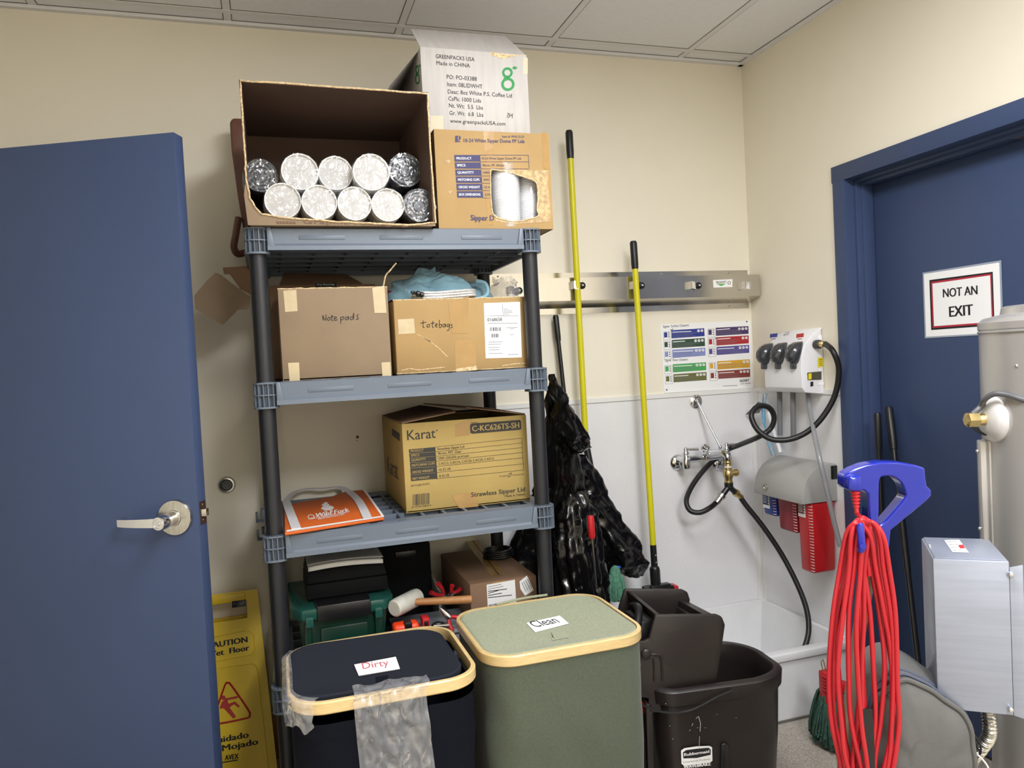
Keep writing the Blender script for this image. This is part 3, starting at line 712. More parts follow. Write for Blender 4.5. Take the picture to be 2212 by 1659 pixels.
# note pads carton
Yn = -.63; Pn = PlY(Yn)
x0, x1 = onY(604, 700, Yn).x, onY(841, 700, Yn).x; zb = Z2+.001; zt = onY(720, 622, Yn).z
b = open_crate(x0, x1, Yn, -.36, zb, zt, .005, 0, None, None)
ragged(b, (x0, Yn+.002, zt), (x1, Yn+.002, zt), 1, 3); ragged(b, (x0+.002, Yn, zt), (x0+.002, -.36, zt), 1, 5)
for q in ([(612, 628), (640, 626), (643, 672), (616, 674)], [(804, 622), (830, 617), (835, 676), (809, 676)], [(622, 784), (646, 783), (648, 827), (626, 827)], [(824, 783), (843, 782), (845, 812), (826, 814)]): b.mark(Pn, q, 2, .0006)
def hand(mb, pl, strokes, w, m, ox=0, oy=0, sx=1, sy=1):
    for s in strokes: mb.pline(pl, [(ox+sx*x, oy+sy*y) for x, y in [(p.x, p.y) for p in spline([V((x, y, 0)) for x, y in s], 4)]], w, m, .0011)
# "Note pads" by hand
NP = [[(0, 2), (1, 13)], [(0, 2), (5, 13)], [(7, 0), (7, 13)], [(14, 6), (10, 9), (12, 13), (16, 11), (15, 7), (13, 6)], [(20, 1), (20, 13), (23, 13)], [(17, 6), (24, 4)], [(25, 10), (30, 7), (27, 5), (25, 9), (27, 13), (32, 11)],
      [(39, 6), (39, 20)], [(39, 7), (44, 5), (46, 8), (42, 12), (39, 11)], [(54, 6), (50, 6), (49, 11), (53, 11), (56, 4), (56, 12)], [(65, 5), (61, 6), (60, 11), (65, 10), (67, -3), (67, 11)], [(78, 0), (74, 2), (76, 7), (77, 10), (72, 11)]]
hand(b, Pn, NP, 1.3, 3, 697, 679)
b.tube([onY(828, 620, Yn+.01), onY(833, 596, Yn+.01), onY(842, 585, Yn), onY(856, 568, Yn)], .0022, 6, 1)
tag(b.build('notepad_carton', [M_KG, M_KE, M_PTAPE, M_INK]), 'taped brown carton with handwritten Note pads, second tier of the shelf unit', 'box')
# carton behind it
Yb2 = -.34; x0b = onY(583, 640, Yb2).x; zt2 = onY(650, 616, Yb2).z
b = open_crate(x0b, -1.66, Yb2, -.11, zb, zt2, .005, 0, None, None)
Pb = PlY(Yb2)
b.mark(Pb, [(681, 612), (727, 610), (727, 624), (681, 625)], 1, .0008); b.text(Pb, 'Free Returning', 686, 617, 722, 616, 4, 2, .0012); b.text(Pb, 'on any order', 691, 622, 716, 621.5, 2.6, 2, .0012)
bc = b.build('back_carton', [M_KD, M_INK, M_PAPER]); tag(bc, 'darker open carton with a small black label, behind the Note pads carton', 'box')
b = MB(); b.prism([V((x0b+.03, Yb2+.003, zt2)), V((-1.70, Yb2+.003, zt2)), V((-1.74, Yb2+.12, zt2+.045)), V((x0b+.05, Yb2+.10, zt2+.05))], (0, .003, .003), 0); b.build('back_flap', M_KD, bc)
# its loose flap sticking out past the post
b = MB(); y = -.34
O = [onY(420, 638, y), onY(446, 607, y), onY(466, 589, y), onY(478, 594, y), onY(505, 615, y), onY(540, 640, y), onY(541, 656, y), onY(536, 668, y), onY(514, 669, y), onY(482, 702, y), onY(450, 684, y), onY(421, 667, y)]
b.prism(O, (0, .004, 0), 0)
for a, c in (((448, 612), (500, 645)),): b.line(PlY(y), a, c, 1.0, 1)
b.line(PlY(y), (512, 667), (540, 642), 1.0, 1)
b.build('side_flap', [M_KG, M_KD], bc)
b = MB(); O = [onY(481, 578, -.30), onY(545, 574, -.30), onY(550, 640, -.30), onY(520, 625, -.31), onY(496, 592, -.30), onY(484, 592, -.30)]; b.prism(O, (0, .004, 0), 0)
b.build('inner_flap', M_KD, bc)
# tote bags carton
Yt = -.615; Pt = PlY(Yt); x0, x1 = onY(853, 730, Yt).x, onY(1144, 715, Yt).x; zt = onY(990, 645, Yt).z
b = MB(); crate(b, x0, x1, Yt, -.30, zb, zt, 0, .006)
ragged(b, (x0, Yt+.003, zt), (x1, Yt+.003, zt), 1, 9, .002, .002); ragged(b, (x0, Yt+.002, zb+.003), (x1, Yt+.002, zb+.003), 1, 12, .0018, .002)
b.mark(Pt, [(982, 741), (988, 735), (1022, 734), (1028, 741), (1029, 800), (984, 803)], 2, .0006)
b.mark(Pt, [(968, 655), (1012, 640), (1010, 720), (976, 720)], 4, .0007)
b.mark(Pt, [(859, 690), (894, 688), (897, 720), (861, 722)], 5, .0006)
b.mark(Pt, [(984, 797), (1030, 790), (1030, 799), (985, 803)], 1, .0008)
b.mark(Pt, [(1045, 655), (1123, 652), (1127, 772), (1049, 774)], 6, .0008)
for seg in ([(901, 722), (925, 735), (948, 752), (966, 770)], [(912, 729), (932, 739)], [(868, 800), (885, 796), (905, 799), (960, 793)], [(1085, 790), (1110, 786), (1140, 784)]): b.pline(Pt, seg, 1.6, 1, .0006)
TB = [[(6, 0), (6, 14), (9, 15)], [(0, 6), (13, 4)], [(19, 8), (14, 11), (16, 15), (20, 13), (19, 8)], [(27, 1), (26, 14), (29, 15)], [(22, 7), (31, 5)], [(32, 12), (37, 9), (34, 7), (32, 12), (37, 15)], [(41, -1), (41, 15), (45, 14), (46, 9), (41, 9)], [(54, 8), (49, 9), (49, 14), (53, 13), (54, 8), (55, 14)], [(62, 8), (58, 9), (58, 13), (62, 12), (63, 8), (62, 20), (57, 22)], [(69, 8), (66, 10), (69, 12), (68, 16), (65, 15)]]
hand(b, Pt, TB, 1.3, 3, 908, 692)
b.text(Pt, '0168658', 1053, 694.5, 1084, 693.5, 7.5, 3, .0012, bold=.02)
b.line(Pt, (1049, 683), (1120, 682), .8, 3, .0011); b.line(Pt, (1085, 657), (1086, 682), .8, 3, .0011)
rnd = random.Random(4)
for xa, xb, y0_, y1_ in ((1058, 1081, 707, 715), (1062, 1077, 721, 729)):
    x = xa
    while x < xb: w_ = rnd.uniform(.8, 2.2); b.mark(Pt, [(x, y0_), (x+w_, y0_), (x+w_, y1_), (x, y1_)], 3, .0011); x += w_+rnd.uniform(.8, 2)
for xa, xb, yy in ((1087, 1097, 668), (1087, 1106, 671.5), (1087, 1107, 675), (1087, 1100, 678.5), (1053, 1117, 698.5), (1093, 1118, 708), (1101, 1111, 711), (1102, 1110, 723), (1055, 1085, 739), (1055, 1082, 744), (1055, 1079, 751), (1056, 1079, 756), (1056, 1085, 763.5), (1097, 1120, 766)): b.line(Pt, (xa, yy), (xb, yy-.4), 1.3, 7, .0011)
tag(b.build('tote_bag_carton', [M_KT, M_KE, M_TAPE, M_INK, M_TAPE, M_PTAPE, M_PAPER, M_GREYINK]), 'dented tan carton with handwritten totebags and a white shipping label, on the second tier', 'box')
zc = zt
# blue cloth heap
M_CLOTH = mat('pale_blue_cloth', (142, 186, 206), .85, var=.08, vscale=14, sheen=.2)
b = MB(); cx, cy = onY(945, 640, -.45).x, -.44
def heap(u, v):
    a = 2*math.pi*u; r = v
    R = .150*(1+.14*math.cos(2*a+.5)); x = cx+R*r*math.cos(a)*1.0; y = cy+.10*r*math.sin(a)
    h = .082*(1-r**2.6)**.6*(1+.12*math.cos(a-2.0))
    p = V((x, y, zc+.002+h))
    f = .034*nz((x, y, h), 12, 1)+.045*(.45-abs(nz((x+h, y-h, h), 15, 2)))+.012*(.4-abs(nz((x, y+h, h), 40, 3)))
    dr = V((math.cos(a)*r, math.sin(a)*r, .8)).normalized()
    p += dr*f*(1-.4*r); p.z = max(p.z, zc+.001); return p
b.surf(heap, 96, 44, 0, cu=True)
# a folded corner with a pale lining and a rolled edge
b.tube([onY(1030, 607, -.52), onY(1048, 612, -.54), onY(1054, 628, -.55), onY(1048, 640, -.555), onY(1030, 646, -.55)], .006, 8, 0)
b.build('cloth', [M_CLOTH], None)
cl = bpy.data.objects['cloth']; cl.name = 'crumpled_cloth'; tag(cl, 'crumpled pale blue cloth heaped on the totebags carton', 'cloth')
# braided hose coil lying in front of the cloth
t = thing('braided_hose', 'coiled white braided hose with a black end fitting on the totebags carton', 'hose', (onY(960, 640, -.585).x, -.585, zc+.001))
b = MB(); yy = -.588
A0, A1 = onY(905, 637, yy), onY(1020, 633, yy)
for k in range(3):
    z0 = zc+.0062+.0075*k; o = .0025*k
    L = [V((A0.x+.01, yy-o, z0+.001)), V(((A0.x*2+A1.x)/3, yy-.006, z0)), V(((A0.x+A1.x*2)/3, yy-.003-o, z0+.003)), V((A1.x-o, yy, z0+.006)), V((A1.x+.012, yy+.02, z0+.005)), V((A1.x-.01, yy+.042, z0+.002)), V(((A0.x+A1.x)/2, yy+.046, z0)), V((A0.x, yy+.04, z0)), V((A0.x-.012, yy+.02, z0+.002))]
    b.tube(L, .0046, 10, 0, closed=True, sub=8)
b.build('tube', mat('braided_hose_white', (196, 196, 196), .4, .3, var=.25, vscale=300), t)
b = MB(); q0 = V((A0.x+.012, yy-.012, zc+.014)); dr = (onY(876, 628, -.60)-q0).normalized()
b.lathe([(.006, 0), (.008, .002), (.008, .010), (.0055, .012), (.0085, .014), (.0085, .021), (.006, .023), (.004, .025), (.005, .029), (.004, .031), (.005, .035), (.004, .038), (.0, .04)], q0, dr, 16, 0, caps=False)
b.build('end_fitting', M_BLACK, t)
# dark red fabric and a clear bag at the back of this tier
b = MB(); cr = onY(838, 618, -.42)
b.surf(lambda u, v: V((cr.x+(.035+.008*nz((u*6, v*3, 0), 2, 4))*math.cos(6.283*u)*(1-.25*v), -.42+.05*math.sin(6.283*u), zb+.26*(1-(1-v)**1.5)+.018*nz((u*5, v*5, 1), 1.5, 5))), 32, 20, 0, cu=True); b.poly([b.v[20*32+k] for k in range(32)], 0)
tag(b.build('red_fabric', mat('dark_red_cloth', (96, 22, 28), .85, var=.1)), 'dark red fabric bundle standing between the two cartons of the second tier', 'fabric')
b = MB(); cp = onY(1085, 610, -.34)
b.surf(lambda u, v: V((cp.x+(.055*(1-.35*v)+.02*nz((u*5, v*5, 0), 1.7, 8))*math.cos(6.283*u), -.36+.05*math.sin(6.283*u), zc+.001+(.085*v+.02*nz((u*4, v*4, 3), 1.8, 9)*v))), 40, 16, 0, cu=True)
tag(b.build('clear_bag', film('crinkled_film', gloss=.5, bscale=26, bump=1, dens=.22)), 'crumpled clear plastic bag beside the blue cloth', 'plastic bag')

# ------------------------------------------------------------------ third tier
Z3 = TOPS[2]
Yk3 = -.565; P3 = PlY(Yk3); zb = Z3+.001
x0, x1 = onY(872, 1000, Yk3).x, onY(1141, 985, Yk3).x; zt = onY(1000, 906, Yk3).z; yb3 = -.14
b = MB()
tk = .005
b.box(x0, x1, Yk3, Yk3+tk, zb, zt, 0, .002); b.box(x0, x1, yb3-tk, yb3, zb, zt, 0, .002); b.box(x0, x0+tk, Yk3+.002, yb3-.002, zb, zt, 0, .002); b.box(x1-tk, x1, Yk3+.002, yb3-.002, zb, zt, 0, .002); b.box(x0, x1, Yk3, yb3, zb, zb+tk, 0)
K = 5   # ink
b.text(P3, 'Karat', 880, 951, 941, 945.5, 21, K, bold=.012); b.ring(P3, 943.5, 929.5, 1.1, 1.9, K, 12)
for q in ([(883, 930), (893, 929), (880, 941)],): pass
b.mark(P3, [(1019, 915), (1122, 907), (1125, 909), (1126, 926), (1124, 928), (1020, 937), (1016, 935), (1015, 918)], K, .0008)
b.text(P3, 'C-KC626TS-SH', 1020, 932, 1121.5, 924, 12, 6, .0012, bold=.02); b.text(P3, 'ITEM #', 1018, 916.5, 1034, 915, 4, K, bold=.01)
lab3 = [('PRODUCT', 'Strawless Sipper Lid', 1003), ('SPECS', '98 mm, PET, Clear', 997), ('QUANTITY', '1000 (20x50) pcs/case', 1013), ('MATCHING CUPS', 'C-KC12, C-KC16, C-KC20, C-KC24, C-KD12', 1067), ('GROSS WEIGHT', '10.32 LB', 973), ('NET WEIGHT', '8.32 LB', 970)]
ys = [971, 980.5, 990, 1000, 1011.5, 1026, 1040]
ysr = [965.5, 976, 986, 996.5, 1008, 1021, 1034.5]
for i, (l, r, xe) in enumerate(lab3):
    s = .8*i; ya, yc = ys[i], ys[i+1]-.8
    b.mark(P3, [(883+s, ya), (940+s, ysr[i]), (941+s, ysr[i+1]-.8), (884+s, yc)], K, .0008)
    b.text(P3, l, 887+s, yc-2.6, 887+s+{7: 28, 5: 18, 8: 31, 13: 50, 12: 46, 10: 37}[len(l)], yc-2.6-{7: 2.6, 5: 1.6, 8: 3, 13: 5, 12: 4.4, 10: 3.5}[len(l)], 5, 6, .0012, bold=.012)
    b.text(P3, r, 945+s, ysr[i+1]-3.5, xe, ysr[i+1]-3.5-(xe-945)*.098, 5.2, K, bold=.012)
tr = lambda y: (y-19)  # right end of a table rule
for i, y in enumerate(ysr):
    b.line(P3, (940, y), (1127+i*.6, y-187*.103), .7, K)
b.line(P3, (1127, 946.5), (1131, 1015), .7, K)
b.text(P3, 'RECYCLABLE PLASTIC.', 888, 1051.5, 929, 1046.5, 4, K)
b.text(P3, 'live smart', 1079, 1030, 1095, 1028.5, 3.2, K); b.text(P3, 'the green way', 1107, 1027.5, 1131, 1025, 3.2, K)
b.pline(P3, [(1096, 1031), (1098, 1024), (1105, 1021), (1104, 1027), (1098, 1031), (1104, 1022)], .8, K)
b.text(P3, 'Strawless Sipper Lid', 1018, 1073.5, 1134, 1061, 9.5, K, bold=.02); b.text(P3, 'Made in Taiwan', 1091, 1074, 1134.5, 1069, 4.6, K, bold=.01)
rnd = random.Random(8); x = 892
while x < 926:
    w_ = rnd.uniform(.7, 2); b.mark(P3, [(x, 1068-(x-892)*.1), (x+w_, 1068-(x-892)*.1), (x+w_, 1092-(x-892)*.1), (x, 1092-(x-892)*.1)], K, .0008); x += w_+rnd.uniform(.6, 1.6)
b.text(P3, '8 14706 02890 9', 890, 1097, 931, 1093, 3.6, K)
b.mark(P3, [(983, 917), (1018, 905), (1014, 940), (983, 943)], 4, .0006); b.mark(P3, [(975, 1070), (1030, 1063), (1033, 1094), (992, 1098)], 4, .0006)
PSi = Pl((x0, 0, 0), (0, -1, 0), (0, 0, 1))
b.mark(PSi, [(847, 925), (864, 937), (864, 953), (847, 940)], K, .0008); b.text(PSi, 'Karat', 838, 1020, 861, 1036, 34, K, .0009)
kc = b.build('karat_carton', [M_KY, M_KE, M_KD, M_KD, M_TAPE, M_DKINK, M_KY]); kc.name = 'sipper_lid_carton'
tag(kc, 'yellow-tan carton printed Strawless Sipper Lid with loose top flaps, on the third tier', 'box')
def flap(pts, th, name, par, m):
    b = MB(); n = (V(pts[1])-V(pts[0])).cross(V(pts[2])-V(pts[0])).normalized(); n = n if n.z > 0 else -n
    b.prism(pts, n*th, 0, .0008); return b.build(name, m, par)
xm = x0+(x1-x0)*.5
flap([V((x0+.002, Yk3+.004, zt)), V((x0+.002, yb3, zt)), V((xm-.06, yb3-.02, zt+.028)), V((xm-.02, Yk3+.11, zt+.024)), V((xm-.02, Yk3+.04, zt+.020))], .004, 'top_flap', kc, M_KD)
flap([V((x1-.002, Yk3+.004, zt)), V((x1-.002, yb3, zt)), V((xm-.05, yb3-.02, zt+.034)), V((xm+.02, Yk3+.06, zt+.030))], .004, 'top_flap', kc, M_KD)
flap([V((x0+.006, yb3-.004, zt-.002)), V((x1-.006, yb3-.004, zt-.002)), V((x1-.02, yb3-.2, zt+.004)), V((x0+.02, yb3-.2, zt+.004))], .004, 'inner_flap', kc, M_KD)
# orange tote bag, folded flat
t = thing('shopping_bag', 'flat folded orange shopping bag with pale straps on the third tier', 'bag', onZ(715, 1110, Z3))
zo = Z3+.006; Po = Pl((0, 0, zo+.006), (1, 0, 0), (0, 1, 0))
O = [(612, 1151), (830, 1117), (784, 1058), (748, 1061), (713, 1073), (640, 1086), (614, 1092)]
b = MB(); P = [Po.P(*q) for q in O]
for p in P: p.x = max(p.x, XL+.057)
b.prism([p-V((0, 0, .009)) for p in P], (0, 0, .009), 0, .003, 2)
b.mark(Po, [(619, 1149.8), (830, 1117), (829, 1114), (619, 1145.8)], 1, .0008); b.mark(Po, [(784, 1058), (789, 1058), (829, 1114), (824, 1115)], 1, .0008)
# printing: stacked animals and name
def ani(cx, cy, s, m, legs=True):
    b.mark(Po, [(cx-12*s, cy), (cx-9*s, cy-4*s), (cx-2*s, cy-5*s), (cx+6*s, cy-6*s), (cx+11*s, cy-4*s), (cx+13*s, cy-1*s), (cx+9*s, cy+1*s), (cx+5*s, cy+3*s), (cx-4*s, cy+3*s), (cx-8*s, cy+2*s)], m, .0009 if legs else .0013)
    if legs:
        for q in (-5, -2, 5, 8): b.mark(Po, [(cx+q*s, cy), (cx+(q+1.6)*s, cy), (cx+(q+1.4)*s, cy+7*s), (cx+(q+.2)*s, cy+7*s)], m, .0011)
ani(707, 1099.5, 1.15, 1); ani(703, 1092.5, .7, 1, False); b.mark(Po, [(698, 1089), (703, 1085), (709, 1087), (703, 1091)], 1, .0016)
b.text(Po, 'Wild Fork', 681, 1118.5, 754, 1105, 8.5, 1, .0009, bold=.03, lean=True); b.ring(Po, 672, 1117, 4, 5.2, 1, 20, 1.4)
b.text(Po, 'MEAT & SEAFOOD MARKET', 667, 1123.5, 756, 1107.5, 3.2, 1, .0012, bold=.02, lean=True); b.text(Po, 'WILDFORKFOODS.COM', 686, 1124, 743, 1113.5, 3.2, 1, .0015, bold=.02, lean=True)
b.build('bag_body', [mat('orange_fabric', (196, 90, 24), .7, var=.05, vscale=14), mat('pale_print', (236, 226, 222), .7, var=.02)], t)
M_STRAP = mat('pale_webbing', (206, 202, 204), .8, var=.06, vscale=120)
def strip3(b, pts, w, m=0, up=V((0, 0, 1)), th=.0016):
    P = spline(pts, 8); n = len(P); rings = []
    for i, p in enumerate(P):
        tn = (P[min(i+1, n-1)]-P[max(i-1, 0)]).normalized(); s = tn.cross(up).normalized()*(w/2); u = s.cross(tn).normalized()*(th/2)
        rings.append([p-s-u, p+s-u, p+s+u, p-s+u])
    b.ring_loft(rings, m)
for q, lift in (([(640, 1143), (627, 1108), (618, 1083)], .004), ([(795, 1122), (775, 1083), (752, 1061)], .004)):
    b = MB(); P = [Po.P(*a, .0016) for a in q]; strip3(b, P, .026); b.build('strap', M_STRAP, t)
b = MB(); P = [Po.P(618, 1083, .0015), Po.P(634, 1070, .008), Po.P(660, 1064, .012), Po.P(700, 1061, .010), Po.P(735, 1057, .008), Po.P(752, 1061, .002)]
strip3(b, P, .022); b.build('handle_loop', M_STRAP, t)

# ------------------------------------------------------------------ fourth tier
Z4 = TOPS[3]; zb = Z4+.001
# green storage tote with a clear-edged lid
M_GRN = mat('green_plastic', (9, 48, 36), .35, var=.04); M_GRNL = mat('translucent_green', (36, 88, 78), .2, var=.03, alpha=.8)
y4 = -.56; x0, x1 = onY(646, 1360, y4).x, onY(838, 1340, y4).x; zt = onY(740, 1328, y4).z
t = thing('storage_tote', 'dark green lidded storage tote on the fourth tier', 'storage tote', ((x0+x1)/2, y4, zb))
b = MB(); ins = .016
b.hexa([(x0+ins, y4+.012, zb), (x1-ins, y4+.012, zb), (x1-ins, -.27, zb), (x0+ins, -.27, zb), (x0, y4, zt), (x1, y4, zt), (x1, -.25, zt), (x0, -.25, zt)], 0, .006)
b.box(x0+.06, x1-.06, y4-.004, y4+.02, zb+.02, zt-.03, 0, .004)
for x in (x0+.022, x1-.03): b.box(x-.008, x+.012, y4-.006, y4+.012, zb, zt-.01, 0, .003)
b.build('tub', M_GRN, t)
b = MB(); e = .022; zl = zt+.001
O = [(x0-e, y4+.02), (x0-e+.03, y4-.02), (x1+e-.03, y4-.02), (x1+e, y4+.02), (x1+e, -.25), (x0-e, -.25)]
b.prism([(x, y, zl) for x, y in O], (0, 0, .034), 0, .006); b.build('lid', M_GRNL, t)
b = MB(); b.box(x0+.052, x1-.05, y4-.030, y4-.012, zl-.004, zl+.043, 0, .005); b.box(x0+.05, x1-.05, y4-.02, -.30, zl+.034, zl+.043, 0, .004); b.build('lid_panel', M_BLACK, t)
for x in (x0+.03, x1-.028): b = MB(); b.box(x-.011, x+.011, y4-.026, y4-.020, zl-.018, zl+.012, 0, .003); b.build('latch', M_GRNL, t)
ztt = zl+.044
# black case on it, papers on the case
xa, xb = onY(664, 1260, -.52).x, onY(834, 1250, -.52).x
t = thing('tool_case', 'black hard tool case lying on the green storage tote', 'case', ((xa+xb)/2, -.5, ztt))
b = MB(); b.hexa([(xa-.006, -.525, ztt+.001), (xb+.006, -.525, ztt+.001), (xb+.006, -.29, ztt+.001), (xa-.006, -.29, ztt+.001), (xa-.004, -.525, ztt+.045), (xb+.004, -.525, ztt+.045), (xb+.004, -.29, ztt+.045), (xa-.004, -.29, ztt+.045)], 0, .005); b.build('lower_shell', M_MATTE, t)
b = MB(); b.hexa([(xa-.004, -.525, ztt+.0465), (xb+.004, -.525, ztt+.0465), (xb+.004, -.29, ztt+.0465), (xa-.004, -.29, ztt+.0465), (xa+.006, -.515, ztt+.088), (xb-.006, -.515, ztt+.088), (xb-.006, -.3, ztt+.088), (xa+.006, -.3, ztt+.088)], 0, .006); b.build('upper_shell', M_MATTE, t)
zp = ztt+.089
b = MB()
b.surf(lambda u, v: V((xa+.004+(xb-xa-.012)*u, -.535+.2*v, zp+.003+.020*math.sin(math.pi*(.15+.8*u))*(1-v)**2*.6+.004*v)), 16, 8, 0)
b.surf(lambda u, v: V((xa+.002+(xb-xa-.008)*u, -.53+.2*v, zp+.012+.022*math.sin(math.pi*(.15+.8*u))*(1-v)**2*.4+.004*v)), 16, 8, 0)
b.surf(lambda u, v: V((xa+.004+(xb-xa-.012)*u, -.535, zp+.001+.013*v+.010*math.sin(math.pi*(.15+.8*u))*.8-.006)), 16, 3, 0)
tag(b.build('paper_sheets', M_PAPER, solid=.0006), 'loose bent white papers lying on the black tool case', 'papers')
# dark case at the back
b = MB(); q0, q1 = onY(820, 1190, -.30), onY(935, 1280, -.30); b.box(q0.x, q1.x, -.30, -.14, zb, q0.z+.01, 0, .008); b.box(q0.x+.05, q1.x-.05, -.306, -.29, q0.z-.03, q0.z-.01, 1, .003)
tag(b.build('dark_case', [M_MATTE, M_BLACK]), 'tall black case in the shadow behind the tool case on the fourth tier', 'case')
# clear organiser under the tools
b = MB(); q0, q1 = onZ(846, 1350, .53), onZ(990, 1330, .53); b.box(q0.x, q1.x+.02, -.60, -.40, zb, zb+.045, 0, .004); b.box(q0.x-.004, q1.x+.024, -.604, -.396, zb+.046, zb+.054, 0, .003)
tag(b.build('organizer_box', mat('frosted_plastic', (150, 156, 164), .3, var=.04, alpha=.9)), 'frosted clear organizer box under the mallet and tape measure', 'organizer box')
zg = zb+.055
# mallet
t = thing('mallet', 'white rubber mallet with a wooden handle in front of the labelled carton', 'mallet', onY(880, 1320, -.56))
b = MB(); yh = -.56; c0 = onY(851, 1315, yh-.03); c1 = onY(903, 1288, yh+.05); dz = zg+.024-min(c0.z, c1.z)
c0.z = max(c0.z, zg+.026); c1.z = max(c1.z, zg+.026)
dr = (c1-c0); L = dr.length
b.lathe([(0, 0), (.021, 0), (.0255, .004), (.027, .02), (.027, L-.02), (.0255, L-.004), (.021, L), (0, L)], c0, dr, 28, 0, caps=False)
b.build('head', mat('grey_white_rubber', (196, 194, 184), .6, var=.1, vscale=30), t)
b = MB(); h0 = (c0+c1)/2; h1 = onY(1019, 1295, yh-.035)
b.tube([h0+(h1-h0)*.05, h0.lerp(h1, .5), h1], lambda k: .0095+.0035*k, 16, 0); b.build('handle', mat('ash_wood', (168, 118, 70), .5, var=.15, vscale=12, aniso=(2, 25, 25)), t)
# tape measure
t = thing('tape_measure', 'orange-red tape measure with a black clip behind the dirty hamper', 'tape measure', onY(875, 1352, -.62))
q = onY(876, 1353, -.60); b = MB(); b.box(q.x-.038, q.x+.038, -.625, -.575, zg, q.z+.012, 0, .01, 3); b.build('body', mat('signal_orange', (232, 66, 26), .4, var=.03), t)
b = MB(); b.box(q.x-.006, q.x+.016, -.63, -.60, q.z-.002, q.z+.020, 0, .004); b.build('clip', M_BLACK, t)
# red pliers
def pliers(name, lab, p0, p1, y, spread, rr):
    t = thing(name, lab, 'pliers', onY(*p1, y))
    a, c = onY(*p0, y+.03), onY(*p1, y); d = (c-a).normalized(); s = d.cross(V((0, 1, 0))).normalized()
    b = MB(); b.lathe([(.003, 0), (.008, .02), (.011, .035), (.009, .045)], a, d, 12, 0); b.build('jaw', M_STEEL, t)
    for q in (-1, 1):
        b = MB(); h = a+d*.04; b.tube([h, h.lerp(c, .4)+s*q*spread, c+s*q*spread*1.5], lambda k: .005+rr*k, 10, 0); b.build('grip', M_RED, t)
pliers('pliers', 'red handled pliers with grips toward the mallet handle', (975, 1297), (938, 1270), -.45, .012, .003)
pliers('pliers', 'red handled pliers beneath the mallet handle, grips toward the green hamper', (950, 1312), (988, 1352), -.60, .014, .003)
pliers('pliers', 'red handled pliers standing close to the labelled carton', (965, 1300), (986, 1268), -.47, .010, .003)
q = onY(918, 1340, -.58); b = MB(); b.box(q.x-.011, q.x+.011, -.60, -.56, zg, q.z+.012, 0, .003); b.box(q.x-.006, q.x+.006, -.602, -.59, q.z-.012, q.z+.004, 1, .001)
tag(b.build('red_clamp', [M_RED, M_BLACK]), 'small dark red plastic clip beside the tape measure', 'clip')
q = onY(945, 1332, -.58); b = MB(); b.ell((q.x, -.58, zg+.014), .022, .012, .013, 0, 14); b.tube([(q.x-.015, -.59, zg+.02), (q.x+.03, -.60, zg+.018)], .004, 8, 1)
tag(b.build('pocket_tool', [M_BLACK, M_STEEL]), 'black and steel pocket tool lying under the mallet handle', 'tool')
# labelled carton and the coil on it
yl = -.555; Pl4 = PlY(yl); x0, x1 = onY(1016, 1290, yl).x, onY(1160, 1280, yl).x; zt = onY(1090, 1252, yl).z
b = MB(); b.hexa([(x0, yl, zb), (x1, yl, zb), (x1, -.13, zb), (x0, -.13, zb), (x0, yl, zt), (x1, yl, zt), (x1, -.13, zt), (x0, -.13, zt)], 0, .004)
b.mark(Pl4, [(1051, 1263), (1112, 1252), (1116, 1315), (1054, 1324)], 1, .0008); b.mark(Pl4, [(1122, 1256), (1138, 1243), (1153, 1275), (1134, 1287), (1124, 1272)], 1, .0008)
rnd = random.Random(3)
for k in range(6): y = 1268+k*4.6; b.line(Pl4, (1054, y), (1054+rnd.uniform(22, 52), y-rnd.uniform(5, 7)), 1.6 if k > 1 else .9, 2, .0011)
x = 1056
while x < 1098: w_ = rnd.uniform(.8, 2); b.mark(Pl4, [(x, 1306-(x-1056)*.16), (x+w_, 1306-(x-1056)*.16), (x+w_, 1320-(x-1056)*.16), (x, 1320-(x-1056)*.16)], 2, .0011); x += w_+rnd.uniform(.7, 1.6)
for k in range(4): b.line(Pl4, (1127+k*4, 1258-k*2.5), (1136+k*4, 1278-k*3), 1.4, 3, .0011)
Pt4 = Pl((0, 0, zt), (1, 0, 0), (0, 1, 0)); b.mark(Pt4, [(1062, 1246), (1092, 1240), (1030, 1165), (1004, 1168)], 4, .0006); b.line(Pt4, (1078, 1243), (1020, 1166), 1.2, 5, .0009)
b.mark(Pl4, [(1064, 1258), (1090, 1253), (1091, 1258), (1065, 1264)], 4, .0006)
tag(b.build('labelled_carton', [M_KD, M_PAPER, M_INK, M_GREYINK, M_TAPE, M_MATTE]), 'brown shipping carton with a white address label on the fourth tier', 'box')
c = onZ(1076, 1203, zt); b = MB()
for k in range(4):
    n = 40; b.tube([V((c.x+(.050-.004*(k % 2))*math.cos(6.283*i/n), c.y+.042*math.sin(6.283*i/n), zt+.005+.007*k)) for i in range(n)], .0052, 8, 0, closed=True, smooth=False)
b.lathe([(0, 0), (.046, 0), (.047, .003), (0, .003)], (c.x, c.y, zt+.001), (0, 0, 1), 28, 0, caps=False)
tag(b.build('black_coil', M_BLACK), 'black coiled ring of tubing lying on the brown shipping carton', 'coil')
b = MB(); q0 = onY(925, 1225, -.25); b.hexa([(q0.x, -.40, zb), (q0.x+.01, -.40, zb), (q0.x+.01, -.12, zb), (q0.x, -.12, zb), (q0.x, -.40, zb+.12), (q0.x+.01, -.40, zb+.12), (q0.x+.01, -.12, zb+.18), (q0.x, -.12, zb+.18)], 0, .001)
tag(b.build('grey_board', mat('grey_card', (128, 122, 112), .7, var=.05)), 'narrow grey card standing between the black case and the brown shipping carton', 'card')
